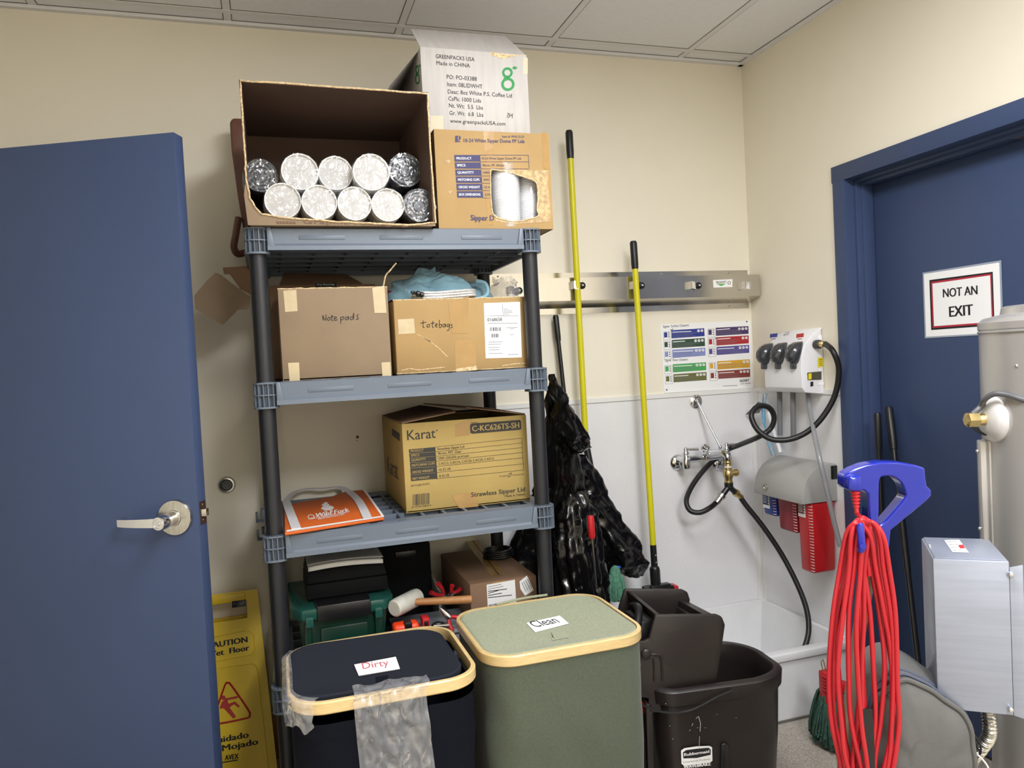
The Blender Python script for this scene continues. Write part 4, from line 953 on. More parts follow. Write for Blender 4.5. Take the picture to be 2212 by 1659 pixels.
# ------------------------------------------------------------------ stainless tool rail on the back wall
t = thing('tool_rail', 'long stainless steel tool rail with grip clips on the back wall', 'tool rail', (-.6, -.03, 1.56))
ZT, ZB, PR = 1.662, 1.545, .085
xa, xb = -1.215, -.012
b = MB()
prof = [(0, ZB-.001), (-.0015, ZB-.001), (-.0015, ZB+.020), (-PR, ZB+.034), (-PR, ZT-.026), (-.0015, ZT-.014), (-.0015, ZT), (0, ZT)]
prof = [(0, 1.520), (-.0015, 1.520), (-.0015, 1.543), (-PR, 1.566), (-PR, 1.655), (-.0015, 1.662), (-.0015, 1.684), (0, 1.684)]
vs = [(xa, y, z) for y, z in prof] + [(xb, y, z) for y, z in prof]; n = len(prof)
b.add(vs, [(i, (i+1) % n, n+(i+1) % n, n+i) for i in range(n)] + [tuple(range(n)), tuple(reversed(range(n, 2*n)))], 0)
for x in (-1.14, -.80, -.43, -.11):
    for z in (1.531, 1.674): b.ell((x, -.002, z), .004, .003, .004, 1, 10)
b.build('rail_channel', [M_STAIN, M_STEEL], t, ang=20)
PRr = PlY(-PR)
for cx, kind in ((1110, 1), (1246, 1), (1374, 1), (1497, 1), (1612, 0)):
    c = onY(cx, 617 if cx > 1150 else 628, -PR); b = MB()
    x, z = c.x, c.z
    b.box(x-.018, x+.022, -PR-.0015, -PR, z-.016, z+.016, 1)
    b.box(x-.022, x-.019, -PR-.028, -PR, z-.014, z+.016, 1); b.hexa([(x-.022, -PR-.028, z-.014), (x-.008, -PR-.034, z-.018), (x-.008, -PR-.032, z-.018), (x-.022, -PR-.026, z-.014), (x-.022, -PR-.028, z+.016), (x-.008, -PR-.030, z+.012), (x-.008, -PR-.028, z+.012), (x-.022, -PR-.026, z+.016)], 1)
    if kind:
        b.ell((x+.014, -PR-.018, z-.002), .015, .012, .014, 0, 14); b.box(x-.006, x+.012, -PR-.028, -PR-.008, z-.009, z+.004, 0, .003)
        b.ell((x+.014, -PR-.030, z-.002), .0042, .002, .0042, 1, 10)
    b.build('grip_clip', [M_RUBBER, M_CHROME], t)
b = MB(); q = [(1540, 605), (1582, 603), (1582, 620), (1541, 621.5)]; b.mark(PRr, q, 0, .0006)
b.text(PRr, 'PROSOFT', 1547, 612, 1569, 611, 4, 1, .0009, bold=.03); b.mark(PRr, [(1547, 613), (1568, 613), (1558, 618)], 2, .0009); b.ring(PRr, 1575, 611, 2.5, 3.6, 1, 16)
b.build('sticker', [M_PAPER, mat('sticker_dkgreen', (40, 60, 44), .6, var=0), mat('sticker_green', (92, 170, 84), .6, var=0)], t)

# ------------------------------------------------------------------ poles
def pole(name, label, cat, P0, P1, r, m, gripL, gr, gm, group=None):
    t = thing(name, label, cat, (P1.x, P1.y, P1.z), group)
    d = (P1-P0).normalized()
    b = MB(); b.cyl(P0+d*gripL*.6, P1, r, r, 18); b.build('pole', m, t)
    b = MB(); b.lathe([(0, -.004), (gr*.75, -.002), (gr, .006), (gr, gripL-.02), (gr*.9, gripL), (r, gripL)], P0, d, 20, 0, caps=False); b.build('grip', gm, t)
    return t, d
yp = -PR-.022
p0, p1 = onY(1229, 283, yp), onY(1266, 965, yp)
t, d = pole('mop_pole', 'long yellow pole with black grip clipped in the rail, lower end in the garbage bag', 'pole', p0, p1, .0118, M_YEL, .105, .0145, M_RUBBER)
b = MB(); b.lathe([(.0, 0), (.014, 0), (.014, .24), (.010, .26), (.010, .55), (0, .55)], p1-d*.01, (V((p1.x+.06, -.22, .3))-p1), 18, 0, caps=False); b.build('socket', M_BLACK, t)
p0, p1 = onY(1368, 522, yp), onY(1411, 1182, yp-.03)
t, d = pole('flat_mop', 'shorter yellow mop pole with black socket and red clamp behind the brown bucket', 'mop', p0, p1, .0118, M_YEL, .108, .0145, M_RUBBER)
b = MB(); b.lathe([(0, -.01), (.0125, -.01), (.0135, .075), (.0185, .08), (.020, .085), (.0195, .15), (.014, .155), (0, .155)], p1, d, 22, 0, caps=False)
for k in range(10):
    a = 6.283*k/10; o = V((math.cos(a), math.sin(a), 0))*.0193; b.tube([p1+d*.088+o, p1+d*.148+o], .0016, 5, 0, smooth=False)
for z in (.03, .058): b.ell(p1+d*z+V((.002, -.0132, 0)), .003, .002, .003, 1, 8)
b.build('socket', [M_BLACK, M_CHROME], t)
e = p1+d*.155; b = MB(); b.box(e.x-.05, e.x+.07, e.y-.03, e.y+.03, e.z-.035, e.z+.002, 0, .008, 2); b.box(e.x-.035, e.x+.05, e.y-.034, e.y-.01, e.z-.02, e.z+.012, 0, .004); b.build('clamp', M_BLACK, t)
b = MB(); b.box(e.x+.058, e.x+.09, e.y-.025, e.y+.025, e.z-.028, e.z-.004, 0, .006); b.build('release_tab', M_RED, t)
b = MB(); b.hexa([(e.x-.07, e.y-.02, .054), (e.x+.09, e.y-.02, .054), (e.x+.09, e.y+.03, .054), (e.x-.07, e.y+.03, .054), (e.x-.05, e.y-.02, e.z-.034), (e.x+.08, e.y-.02, e.z-.034), (e.x+.08, e.y+.03, e.z-.034), (e.x-.05, e.y+.03, e.z-.034)], 0, .004); b.build('mop_head', mat('green_yarn', (78, 128, 104), .9, var=.25, vscale=60, bump=.8, bscale=90), t)
p0, p1 = onY(1200, 682, -.035), onY(1216, 835, -.045); p2 = p1+(p1-p0)*3.2
t, d = pole('broom', 'thin black pole with black grip leaning on the wall below the rail', 'pole', p0, V((p2.x, -.11, max(.02, p2.z-.1))), .0088, M_BLACK, .10, .0118, M_RUBBER)
# two black poles in the doorway
def lean(pa, pb, xa, xb): return onX(*pa, xa)
p0 = onX(1895, 893, .0); p1 = V((.0, p0.y-.01, .03))
t, d = pole('broom', 'black pole with hang slot standing nearest the blue door frame', 'pole', p0, p1, .0082, M_BLACK, .125, .0118, M_RUBBER)
p0 = onX(1920, 880, .06); q = onX(1982, 1420, -.08); p1 = p0+(q-p0)*(p0.z-.02)/(p0.z-q.z)
t, d = pole('broom', 'slanting black pole with ribbed grip leaning on the blue door', 'pole', p0, p1, .0095, M_BLACK, .15, .0135, M_RUBBER)
b = MB()
for k in range(9): b.tube([p0+d*(.05+.010*k)+V((-.011, -.008, 0)), p0+d*(.05+.010*k)+V((-.009, .008, 0))], .0022, 6, 0, smooth=False)
b.build('grip_rib', M_BLACK, t)
b = MB(); b.cyl(p0+d*.30, p0+d*.56, .0112, .0112, 16); b.build('sleeve', M_BLACK, t)

# ------------------------------------------------------------------ cleaner chart on the wall
Yc = -.003; PC = PlY(Yc); t = MB()
t.prism([PC.P(1426, 701), PC.P(1621, 692), PC.P(1627, 837), PC.P(1435, 849)], (0, .002, 0), 0)
t.text(PC, 'Signet  Surface Cleaners', 1432, 708, 1488, 704.5, 5.2, 1, bold=.004); t.text(PC, 'Signet  Floor Cleaners', 1436.5, 781, 1486, 778.5, 5.2, 1, bold=.004)
cols = [((1450, 713.5, 1521, 709, 1522, 726, 1450.5, 731), (40, 56, 140)), ((1451, 734.5, 1522, 730, 1523, 747.5, 1451.5, 752), (44, 74, 56)), ((1452, 755.5, 1523.5, 751, 1524, 768, 1452.5, 773.5), (132, 142, 196)),
        ((1546, 708, 1616.5, 704.5, 1617, 721, 1546.5, 725.5), (68, 46, 98)), ((1547, 728.5, 1617, 724.5, 1617.5, 741.5, 1547.5, 746.5), (168, 40, 48)), ((1547.5, 749.5, 1618, 745, 1618.5, 762, 1548, 767), (84, 76, 148)),
        ((1453, 787, 1525, 782.5, 1525.5, 799.5, 1453.5, 804.5), (74, 164, 88)), ((1454.5, 808.5, 1526, 803.5, 1526.5, 821, 1455, 826), (104, 106, 58)),
        ((1549, 780.5, 1619.5, 776, 1620, 793.5, 1549.5, 798.5), (214, 162, 50)), ((1551, 801.5, 1620, 797, 1620.5, 814, 1551.5, 818.5), (134, 54, 42))]
cm = []
for i, (q, c) in enumerate(cols):
    cm.append(mat('chart_colour_%d' % i, c, .5, var=0)); k = 3+i
    t.mark(PC, [(q[0], q[1]), (q[2], q[3]), (q[4], q[5]), (q[6], q[7])], k, .0004)
    # small bottle picture and text lines
    sl = (q[3]-q[1])/(q[2]-q[0])
    xl = q[0]-17; yl = q[1]-sl*17+2
    t.pline(PC, [(xl-.5, yl), (xl+15, yl-.8), (xl+15.4, yl+17), (xl+0, yl+18), (xl-.5, yl)], .5, 2, .0005)
    t.mark(PC, [(xl+1, yl+1.5), (xl+8, yl+1), (xl+8.6, yl+12), (xl+1.4, yl+12.6)], k, .0005)
    for j in range(3): t.disc(PC, xl+11.5+.2*j, yl+2.5+4.4*j, 1.3, 1, 8, eps=.0006)
    rnd = random.Random(i)
    t.line(PC, (q[0]+2, q[1]+4.2), (q[0]+2+rnd.uniform(24, 44), q[1]+4.2-2), 1.6, 0, .0007)
    for j in range(4): t.line(PC, (q[0]+2, q[1]+7.2+2.6*j), (q[0]+rnd.uniform(40, 66), q[1]+7.2+2.6*j-3), .6, 2, .0007)
    for j in range(3 if i % 4 else 2): t.disc(PC, q[2]-5-7.3*j, q[3]+5.2+.45*j, 2.9, 0, 12, eps=.0007); t.line(PC, (q[2]-6.5-7.3*j, q[3]+6+.45*j), (q[2]-3.5-7.3*j, q[3]+4.4+.45*j), .9, 1, .0009)
t.text(PC, 'SIGNET', 1598, 825.5, 1618.5, 823.5, 5, 1, bold=.02)
for xa, xb, yy in ((1561, 1593, 834), (1599, 1607, 829.5), (1609, 1622, 828.5)): t.line(PC, (xa, yy), (xb, yy-.02*(xb-xa)-.8), 1.0, 2, .0006)
t.pline(PC, [(1448, 711), (1450, 714), (1454, 710)], 1.2, 1, .0012); t.pline(PC, [(1544, 729), (1546, 731), (1550, 729)], 1.2, 1, .0012); t.pline(PC, [(1547, 801), (1549, 803), (1553, 802)], 1.2, 1, .0012)
for q in ((1613, 694.8), (1440, 842)): t.disc(PC, q[0], q[1], 1.6, 1, 10, eps=.0012)
tag(t.build('cleaner_chart', [M_PAPER, M_INK, M_GREYINK]+cm, smooth=False), 'laminated cleaners chart with coloured blocks on the cream wall below the rail', 'chart')

# ------------------------------------------------------------------ chemical dispenser on the right wall
t = thing('chemical_dispenser', 'white wall dispenser with three dark grey knobs on the right wall', 'dispenser', (-.06, -.31, 1.166))
DY = -.44; y1_ = onX(1638, 790, -.13).y
PDn = Pl((0, DY, 0), (1, 0, 0), (0, 0, 1))
pr = [onY(1782, 851, DY), onY(1740, 848, DY), onY(1733, 838, DY), onY(1731, 800, DY), onY(1732, 768, DY), onY(1738, 745, DY), onY(1757, 719, DY), onY(1777, 707, DY), onY(1781, 712, DY)]
pr[0].x = pr[-1].x = -.006; X0 = min(p.x for p in pr)
b = MB(); b.prism([(p.x, DY, p.z) for p in pr], (0, y1_-DY, 0), 0, .007, 3)
dbody = b.build('housing', M_WHITE, t)
b = MB(); b.box(-.02, -.004, DY-.0012, y1_, pr[0].z+.004, pr[-1].z-.02, 0, .002); b.build('back_plate', M_WHITE, t)
zk = onX(1700, 765, X0-.02).z
yk = [onX(px, 765, X0-.02).y for px in (1643, 1673, 1706)]
for y in yk:
    b = MB(); R = .031
    c8 = lambda xa, xb, hw, z: [(xa, y-hw, z), (xb, y-hw*1.1, z), (xb, y+hw*1.1, z), (xa, y+hw, z)]
    rg = []
    for z, xa, hw in ((.046, .030, .010), (.044, .006, .024), (.034, -.014, .031), (.014, -.032, .033), (-.008, -.038, .031), (-.026, -.030, .024), (-.036, -.016, .017)):
        rg.append([V((X0+xa+(.032-xa)*(1-math.cos(t_))/2, y+hw*math.sin(t_)*(1.0 if t_ < 4 else 1), zk+z)) for t_ in [2*math.pi*k/24 for k in range(24)]])
    b.ring_loft(rg, 0)
    b.box(X0-.016, X0+.008, y-.010, y+.010, zk-.058, zk-.032, 0, .004)
    b.build('dial_knob', mat('dark_grey_gloss', (58, 60, 64), .16, var=.03, coat=.4), t)
# printing on the sloping top; side details
PT = Pl(pr[5], (0, -1, 0), V((pr[6].x-pr[5].x, 0, pr[6].z-pr[5].z)))
PT = Pl(V((pr[5].x, 0, pr[5].z)), (0, -1, 0), (pr[6].x-pr[5].x, 0, pr[6].z-pr[5].z))
b = MB()
for cx, m in ((1672, 1), (1697, 2), (1729, 0)):
    b.mark(PT, [(cx-8, 722), (cx+8, 720), (cx+7, 728), (cx-9, 730)], m, .0012) if m != 2 else b.text(PT, '2.5', cx-5, 725, cx+5, 723.5, 5, 2, .0012)
    if m != 2: b.line(PT, (cx-6, 733), (cx+4, 732), 1.2, m, .0012)
b.build('printed_mark', [mat('print_red', (180, 50, 46), .6, var=0), mat('print_blue', (50, 62, 140), .6, var=0), M_INK], t)
b = MB(); b.mark(PDn, [(1766, 773), (1777, 772), (1777, 792), (1766, 794)], 0, .0020)
for k in range(4): b.line(PDn, (1768, 777+k*4), (1775, 776.5+k*4), .8, 1, .0028)
b.build('yellow_tag', [mat('yellow_tag', (226, 208, 40), .5, var=0), M_INK], t)
b = MB(); b.mark(PDn, [(1743, 805), (1774, 802), (1774, 820), (1744, 821)], 0, .0020); b.mark(PDn, [(1745, 807), (1752, 806), (1752, 819), (1745, 820)], 1, .0028)
b.build('gauge_window', [mat('gauge_window', (74, 72, 60), .15, var=.1), MATS['yellow_tag']], t)
b = MB(); b.mark(PDn, [(1750, 825), (1756, 824), (1756, 834), (1750, 835)], 0, .0020); b.build('side_slot', M_INK, t)
b = MB(); b.mark(PDn, [(1766, 826), (1779, 825), (1779, 831), (1766, 832)], 0, .0020); b.build('side_label', M_PAPER, t)
hk = onY(1763, 744, DY-.004); b = MB(); b.lathe([(0, 0), (.017, 0), (.0175, .012), (.016, .022), (.012, .024)], hk, (0, -1, 0), 14, 0, caps=False); b.lathe([(.012, .024), (.012, .042), (.009, .044), (.009, .055), (0, .055)], hk, (0, -1, 0), 14, 1, caps=False)
b.build('inlet_fitting', [mat('knurl_grey', (54, 54, 56), .5), M_BRASS], t)
for px, pb in ((1684, 940), (1713, 943)):
    b = MB(); a = onX(px, 845, -.05); c = onX(px+1, pb, -.05); b.cyl(a+V((0, 0, .03)), c, .0105, .0105, 16); b.build('outlet_tube', mat('grey_tube', (112, 113, 116), .45), t)
# long clear tube
b = MB(); yt_ = -.47
L = [onY(1744, 845, -.36), onY(1752, 900, -.44), onY(1768, 980, -.60), onY(1784, 1050, -.62), onY(1800, 1120, -.62), onY(1815, 1180, -.62)]
b.tube(L, .0088, 12, 0, sub=8); b.build('outlet_tube', mat('clear_grey_tube', (150, 152, 156), .15, alpha=.8, coat=.5), t)

# ------------------------------------------------------------------ jug rack with cover
t = thing('jug_rack', 'light grey curved wall cover over the hanging chemical jugs', 'wall cover', (-.08, -.37, .7))
M_RACK = mat('rack_grey', (166, 165, 162), .42, var=.02)
JY1 = onX(1620, 1050, -.18).y; JY0 = onX(1810, 1040, 0).y; Xf = onY(1733, 1082, JY0).x
zlo = onX(1618, 1062, Xf).z; zhi = onX(1805, 1000, -.01).z
pr = [(-.003, zlo), (Xf, zlo), (Xf+.001, zlo+.035)]
for k in range(1, 9):
    a = math.pi/2*k/8; pr.append((Xf*.97+ (.0-Xf*.97+ -.03)*(1-math.cos(a)), zlo+.035+(zhi-zlo-.035)*math.sin(a)))
pr.append((-.003, zhi-.004))
b = MB(); b.prism([(x, JY0, z) for x, z in pr], (0, JY1-JY0, 0), 0, .003, 2); b.build('cover', M_RACK, t)
p = onX(1654, 1052, Xf); b = MB(); b.lathe([(0, -.002), (.014, -.001), (.013, .003), (.009, .0025), (.008, .001), (0, .001)], p, (-1, 0, 0), 22, 0, caps=False); b.build('lock', M_STEEL, t)
b = MB(); p = onY(1802, 1020, JY0); b.box(-.03, -.002, JY0-.004, JY0+.004, p.z-.025, p.z+.025, 0, .001); b.build('latch', M_BLACK, t)
M_JRED = mat('red_jug_plastic', (206, 36, 40), .28, var=.05, vscale=5, trans=.25); M_JDK = mat('dark_red_jug_plastic', (150, 30, 46), .3, var=.05, trans=.2); M_JBL = mat('blue_jug_plastic', (28, 66, 160), .3, var=.05, trans=.2)
def jug(label, y0, y1, xf, zb_, m, lab, slant=.0):
    t = thing('chemical_jug', label, 'jug', (xf/2, (y0+y1)/2, zb_), 'jugs under the grey cover')
    b = MB(); zt_ = zlo-.001
    b.hexa([(xf+.004, y0+.004, zb_+slant), (xf+.004, y1-.004, zb_+slant), (-.016, y1-.004, zb_), (-.016, y0+.004, zb_), (xf, y0, zt_), (xf, y1, zt_), (-.012, y1, zt_), (-.012, y0, zt_)], 0, .010, 3)
    n = int((zt_-zb_)/.011)
    for k in range(1, n): z = zb_+.011*k; b.box(xf+.001, xf+.006, y0-.0008, y0+.006, z-.0013, z+.0013, 1); b.box(xf-.0008+.004*(1-(z-zb_)/(zt_-zb_)), xf+.004, y0+.002, y0+.016, z-.0013, z+.0013, 1)
    b.build('body', [m, mat('scale_marks', (226, 190, 190), .5, var=0)], t)
    if lab:
        f = MB(); f.box(xf-.0015, xf+.004, y1-.046, y1-.008, zt_-.058, zt_-.004, 0); f.box(xf-.0022, xf-.001, y1-.038, y1-.008, zt_-.045, zt_-.008, 1)
        for k in range(5): f.box(xf-.003, xf-.002, y1-.034, y1-.012, zt_-.014-.006*k, zt_-.012-.006*k, 0)
        for k in range(4): f.lathe([(0, 0), (.003, 0), (.003, .001), (0, .001)], (xf-.0014, y1-.042, zt_-.012-.010*k), (-1, 0, 0), 8, 2, caps=False)
        f.build('label', [M_PAPER, lab, M_INK], t)
zR = onY(1756, 1240, JY0+.012).z
jug('tall bright red chemical jug at the doorward end under the grey cover', -.488, -.408, -.122, zR, M_JRED, mat('label_maroon', (110, 60, 56), .6, var=0))
jug('dark red chemical jug in the middle under the grey cover', -.402, -.292, -.125, onX(1700, 1148, -.125).z, M_JDK, None)
jug('blue chemical jug at the corner end under the grey cover', -.286, -.204, -.13, onX(1655, 1112, -.13).z, M_JBL, mat('label_blue', (40, 60, 120), .6, var=0))
# instruction bag hung beside the tubes
b = MB(); q = lambda px, py, x=-.045: onX(px, py, x)
def bagf(u, v):
    a, c = q(1648-2*v, 850).lerp(q(1664, 985), v), q(1664, 850).lerp(q(1694, 982), v); p = a.lerp(c, u); p.x += -.012*math.sin(3.14*u)*(1+.6*nz((u*3, v*4, 0), 1.5, 3)); return p
b.surf(bagf, 10, 20, 0)
def bagg(u, v):
    a, c = q(1648-2*v, 850).lerp(q(1664, 985), v), q(1664, 850).lerp(q(1694, 982), v); p = a.lerp(c, u); p.x += .014*math.sin(3.14*u); return p
b.surf(bagg, 10, 20, 0)
for (px, qx, m) in ((1650, 1676, 1), (1655, 1668, 1)): b.tube([q(px, 850, -.048), q(px-3, 905, -.05), q(qx-10, 955, -.05), q(qx, 984, -.048)], .0028, 8, m)
b.tube([q(1660, 890, -.047), q(1686, 978, -.047)], .0085, 12, 2, smooth=False)
b.mark(Pl((-.06, 0, 0), (0, -1, 0), (0, 0, 1)), [(1610, 896), (1637, 868), (1652, 872), (1640, 892)], 3, 0)
PB = Pl((-.06, 0, 0), (0, -1, 0), (0, 0, 1)); b.text(PB, 'Spr', 1618, 887, 1637, 874, 9, 2, .001, bold=.03)
tag(b.build('tube_bag', [film('bag_film', gloss=.4, bscale=24, bump=.8, dens=.14), mat('blue_tube', (84, 160, 196), .3, var=0), M_WHITE, mat('tag_grey', (84, 84, 86), .6, var=0)]), 'clear bag of blue and white tubing hung below the white dispenser', 'bag')

# ------------------------------------------------------------------ mop sink tap
t = thing('mop_sink_faucet', 'chrome wall faucet with two lever handles and a brace rod above the mop sink', 'faucet', (-.3, -.08, .85))
fl, fr = onY(1463, 999, -.005), onY(1553, 1000, -.005); br = onY(1503, 867, -.006)
Yv = -.085; zv = onY(1482, 995, Yv).z
b = MB()
for f in (fl, fr):
    b.lathe([(.034, 0), (.033, .004), (.026, .011), (.016, .015), (.014, .03), (.016, .034), (.016, .05)], f, (0, -1, 0), 28)
vl = V((onY(1482, 993, Yv).x, Yv, zv)); vr = V((onY(1570, 985, Yv).x, Yv, zv+.004))
b.cyl(V((vl.x, -.03, vl.z+.0)), V((vl.x, Yv, vl.z)), .0135, .0135, 18); b.cyl(V((vr.x, -.03, vr.z)), V((vr.x, Yv, vr.z)), .0135, .0135, 18)
for v_, ztop in ((vl, 30), (vr, 34)):
    b.lathe([(0, -.034), (.0125, -.033), (.0155, -.026), (.0155, .012), (.0125, .016), (.0115, .026), (.014, .029), (.012, .034), (.009, .038), (.009, .048), (0, .049)], v_, (0, 0, 1), 22, 0, caps=False)
b.tube([vl+V((.01, 0, .005)), vl.lerp(vr, .5)+V((0, -.004, .004)), vr+V((-.01, 0, .004))], lambda k: .0125+.003*math.sin(3.14*k), 16)
# spout body: vacuum breaker up, curved spout to the outlet
vb = onY(1524, 985, Yv-.01); vt = onY(1524, 955, Yv-.01)
b.lathe([(.012, -.01), (.0135, .0), (.0135, .026), (.0185, .030), (.0195, .034), (.0195, .042), (.014, .046), (.010, .050), (0, .050)], V((vb.x, vb.y, vb.z)), (0, 0, 1), 22, 0, caps=False)
out = onY(1571, 985, -.20)
b.tube([vb+V((.003, -.004, .008)), vb.lerp(out, .4)+V((0, 0, .010)), vb.lerp(out, .78)+V((0, 0, .012)), out+V((0, 0, .0)), out+V((.001, 0, -.012))], lambda k: .0165-.002*k, 18, 0)
b.build('tap_body', M_CHROME, t)
for v_ in (vl, vr):
    b = MB(); h = v_+V((0, 0, .046)); b.ell(h, .009, .009, .009, 0, 14); e = h+V((.052, -.012, -.002))
    b.tube([h, h.lerp(e, .25), e], lambda k: .0042+.0022*k, 12, 0); b.build('lever_handle', M_CHROME, t)
b = MB(); b.lathe([(.029, 0), (.029, .003), (.02, .008), (.010, .011), (0, .011)], br, (0, -1, 0), 24, 0, caps=False); b.ell(br+V((0, -.012, 0)), .008, .008, .008, 0, 12)
e = onY(1556, 966, -.13); b.cyl(br+V((0, -.012, 0)), e, .0045, .0045, 12); b.ell(e, .008, .008, .008, 0, 12); b.build('brace_rod', M_CHROME, t)
o2 = out+V((.001, 0, -.012)); b = MB(); dn = (0, 0, -1)
b.lathe([(0, 0), (.0135, 0), (.0135, .006), (.012, .008), (.0135, .010), (.0135, .018), (.012, .020), (.0135, .022), (.0135, .028), (0, .028)], o2, dn, 22, 0, caps=False)
b.lathe([(0, .028), (.0145, .028), (.0145, .033), (0, .033)], o2, dn, 22, 1, caps=False)
b.lathe([(0, .033), (.0155, .033), (.0155, .044), (.019, .048), (.020, .060), (.0185, .072), (.015, .078), (.015, .088), (.017, .09), (.017, .094), (0, .094)], o2, dn, 24, 0, caps=False)
b.lathe([(.012, 0), (.012, .018), (.0145, .019), (.0145, .030), (.009, .031), (.008, .036), (0, .036)], o2+V((.006, -.004, -.058)), (1, -.15, .05), 14, 0, caps=False)
b.build('brass_valve', [M_BRASS, M_WHITE], t)
o3 = o2+V((0, 0, -.094)); b = MB(); b.lathe([(0, 0), (.0175, 0), (.0175, .016), (.013, .02), (0, .03)], o3, dn, 20, 0, caps=False)
yl_, yr_ = onY(1550, 1083, o3.y), onY(1598, 1072, o3.y)
for e in (yl_, yr_): b.cyl(o3+V((0, 0, -.016)), o3.lerp(e, .55)+V((0, 0, -.008)), .0115, .0115, 14)
b.build('y_splitter', M_BLACK, t)
b = MB()
for e, m in ((yl_, 1), (yr_, 0)):
    s = o3.lerp(e, .56)+V((0, 0, -.007)); d = (e-s).normalized(); b.lathe([(0, 0), (.0155, 0), (.0155, .014), (.012, .016), (.012, .040), (.0, .040)], s, d, 12, m, caps=False)
b.build('hose_nut', [M_BRASS, M_STEEL], t)
# hoses
def hose(name, label, pts, r):
    b = MB(); b.tube(pts, r, 14, 0, sub=10); return tag(b.build(name, M_RUBBER), label, 'hose')
d0 = hk+V((0, -.05, 0)); td = dep(d0)
HA = [d0, onX(1800, 760, -.05), od(1812, 800, td-.05), od(1801, 860, td-.02), od(1765, 915, td), od(1720, 945, td+.02), od(1672, 950, td+.04), od(1638, 930, td+.06), od(1623, 898, td+.08), od(1637, 878, td+.10), od(1660, 880, td+.11), od(1672, 900, td+.12), od(1665, 925, td+.13), od(1640, 943, td+.14), onY(1600, 960, -.16), onY(1565, 975, -.05), onY(1530, 1005, -.04), onY(1500, 1042, -.06), onY(1483, 1078, -.10), onY(1490, 1102, -.13), onY(1512, 1107, -.15), onY(1535, 1096, -.17), yl_+V((.0, 0, .0))]
hose('supply_hose', 'black looped hose from the white dispenser inlet to the faucet splitter', HA, .0105)
hb = [yr_, onY(1612, 1092, -.21), onY(1650, 1140, -.24), onY(1690, 1200, -.28), onY(1722, 1262, -.33), onY(1741, 1312, -.37), onY(1747, 1355, -.40), onY(1741, 1390, -.42), onY(1725, 1425, -.43), onY(1700, 1470, -.43)]
hose('drain_hose', 'black hose from the faucet splitter hanging down into the mop sink', hb, .0105)

# ------------------------------------------------------------------ mop sink
t = thing('mop_sink', 'white floor mop sink in the corner', 'mop sink', (-.35, -.27, 0))
b = MB(); M_SINK = mat('sink_white', (222, 222, 222), .4, var=.03, vscale=10, bump=.1, bscale=60)
SX0, SX1, SY0, SY1, SH, rim = -.70, -.005, -.556, -.005, .25, .042
b.box(SX0, SX1, SY0+.012, SY0+.04, .005, SH-.02, 0); b.box(SX0+.012, SX0+.04, SY0+.012, SY1, .005, SH-.02, 0)
b.box(SX0, SX1, SY0, SY0+rim, SH-.028, SH, 0, .003); b.box(SX0, SX0+rim, SY0+rim, SY1, SH-.028, SH, 0, .003)
for i in range(2): pass
b.box(SX0+rim, SX1, SY1-.022, SY1, .02, SH+.002, 0, .003); b.box(SX1-.022, SX1, SY0+rim, SY1-.02, .02, SH+.002, 0, .003)
o = [(SX0+rim, SY0+rim), (SX1-.022, SY0+rim), (SX1-.022, SY1-.022), (SX0+rim, SY1-.022)]
i_ = [(SX0+rim+.05, SY0+rim+.05), (SX1-.07, SY0+rim+.05), (SX1-.07, SY1-.07), (SX0+rim+.05, SY1-.07)]
b.add([(x, y, SH-.003) for x, y in o]+[(x, y, .05) for x, y in i_], [(0, 1, 5, 4), (1, 2, 6, 5), (2, 3, 7, 6), (3, 0, 4, 7), (4, 5, 6, 7)], 0)
b.build('basin', M_SINK, t, ang=50)
b = MB(); b.lathe([(0, 0), (.035, 0), (.033, .003), (0, .002)], (-.35, -.26, .05), (0, 0, 1), 22, 0, caps=False); b.build('drain', M_STEEL, t)
b = MB(); b.box(SX0, SX1, SY0+.006, SY0+.016, 0, .008); b.build('base_seal', M_GAP, t)

# ------------------------------------------------------------------ garbage bags hung on the shelf end
M_BAG = mat('black_bag_film', (10, 10, 11), .2, var=0, bump=.4, bscale=18, spec=.6)
def tent(name, label, rows, seed, amp=.012, folds=9, nv=80, nu=96):
    """rows: (left px, right px, y px, world Y)"""
    C = [(onY((a+c)/2, y, Y), abs(onY(c, y, Y).x-onY(a, y, Y).x)/2) for a, c, y, Y in rows]
    b = MB()
    def fn(u, v):
        s = v*(len(C)-1); i = min(int(s), len(C)-2); f = s-i; f = f*f*(3-2*f)*.5+f*.5
        c = C[i][0].lerp(C[i+1][0], f); R = C[i][1]*(1-f)+C[i+1][1]*f; a = 6.283*u
        dp = min(R*.75, .10)
        k = 1+.10*math.sin(folds*a+3*nz((v*2, 0, seed), 1)+seed)*(.3+v)+.10*nz((math.cos(a)*1.5, math.sin(a)*1.5, v*5), 1.4, seed)
        p = V((c.x+R*k*math.cos(a), c.y+dp*k*math.sin(a), c.z))
        p += V((nz(p, 26, seed), nz(p, 26, seed+1), nz(p, 26, seed+2)*.4))*amp*.5
        rg = abs(nz((p.x+p.z*.4, p.y, p.z*.7), 17, seed+3))+.6*abs(nz((p.x-p.z*.6, p.y, p.z), 31, seed+4)); d_ = V((math.cos(a), math.sin(a), 0)); p -= d_*(.016*rg-.005); return p
    b.surf(fn, nu, nv, 0, cu=True)
    return tag(b.build(name, M_BAG, None, ang=50), label, 'garbage bag', 'garbage bags')
tent('garbage_bag', 'big black garbage bag hanging behind the end post of the shelf unit', [(1186, 1198, 808, -.60), (1180, 1216, 870, -.50), (1170, 1245, 960, -.38), (1160, 1262, 1050, -.27), (1128, 1275, 1130, -.17), (1106, 1285, 1190, -.135), (1104, 1290, 1290, -.135), (1106, 1290, 1400, -.135), (1110, 1290, 1470, -.135)], 1)
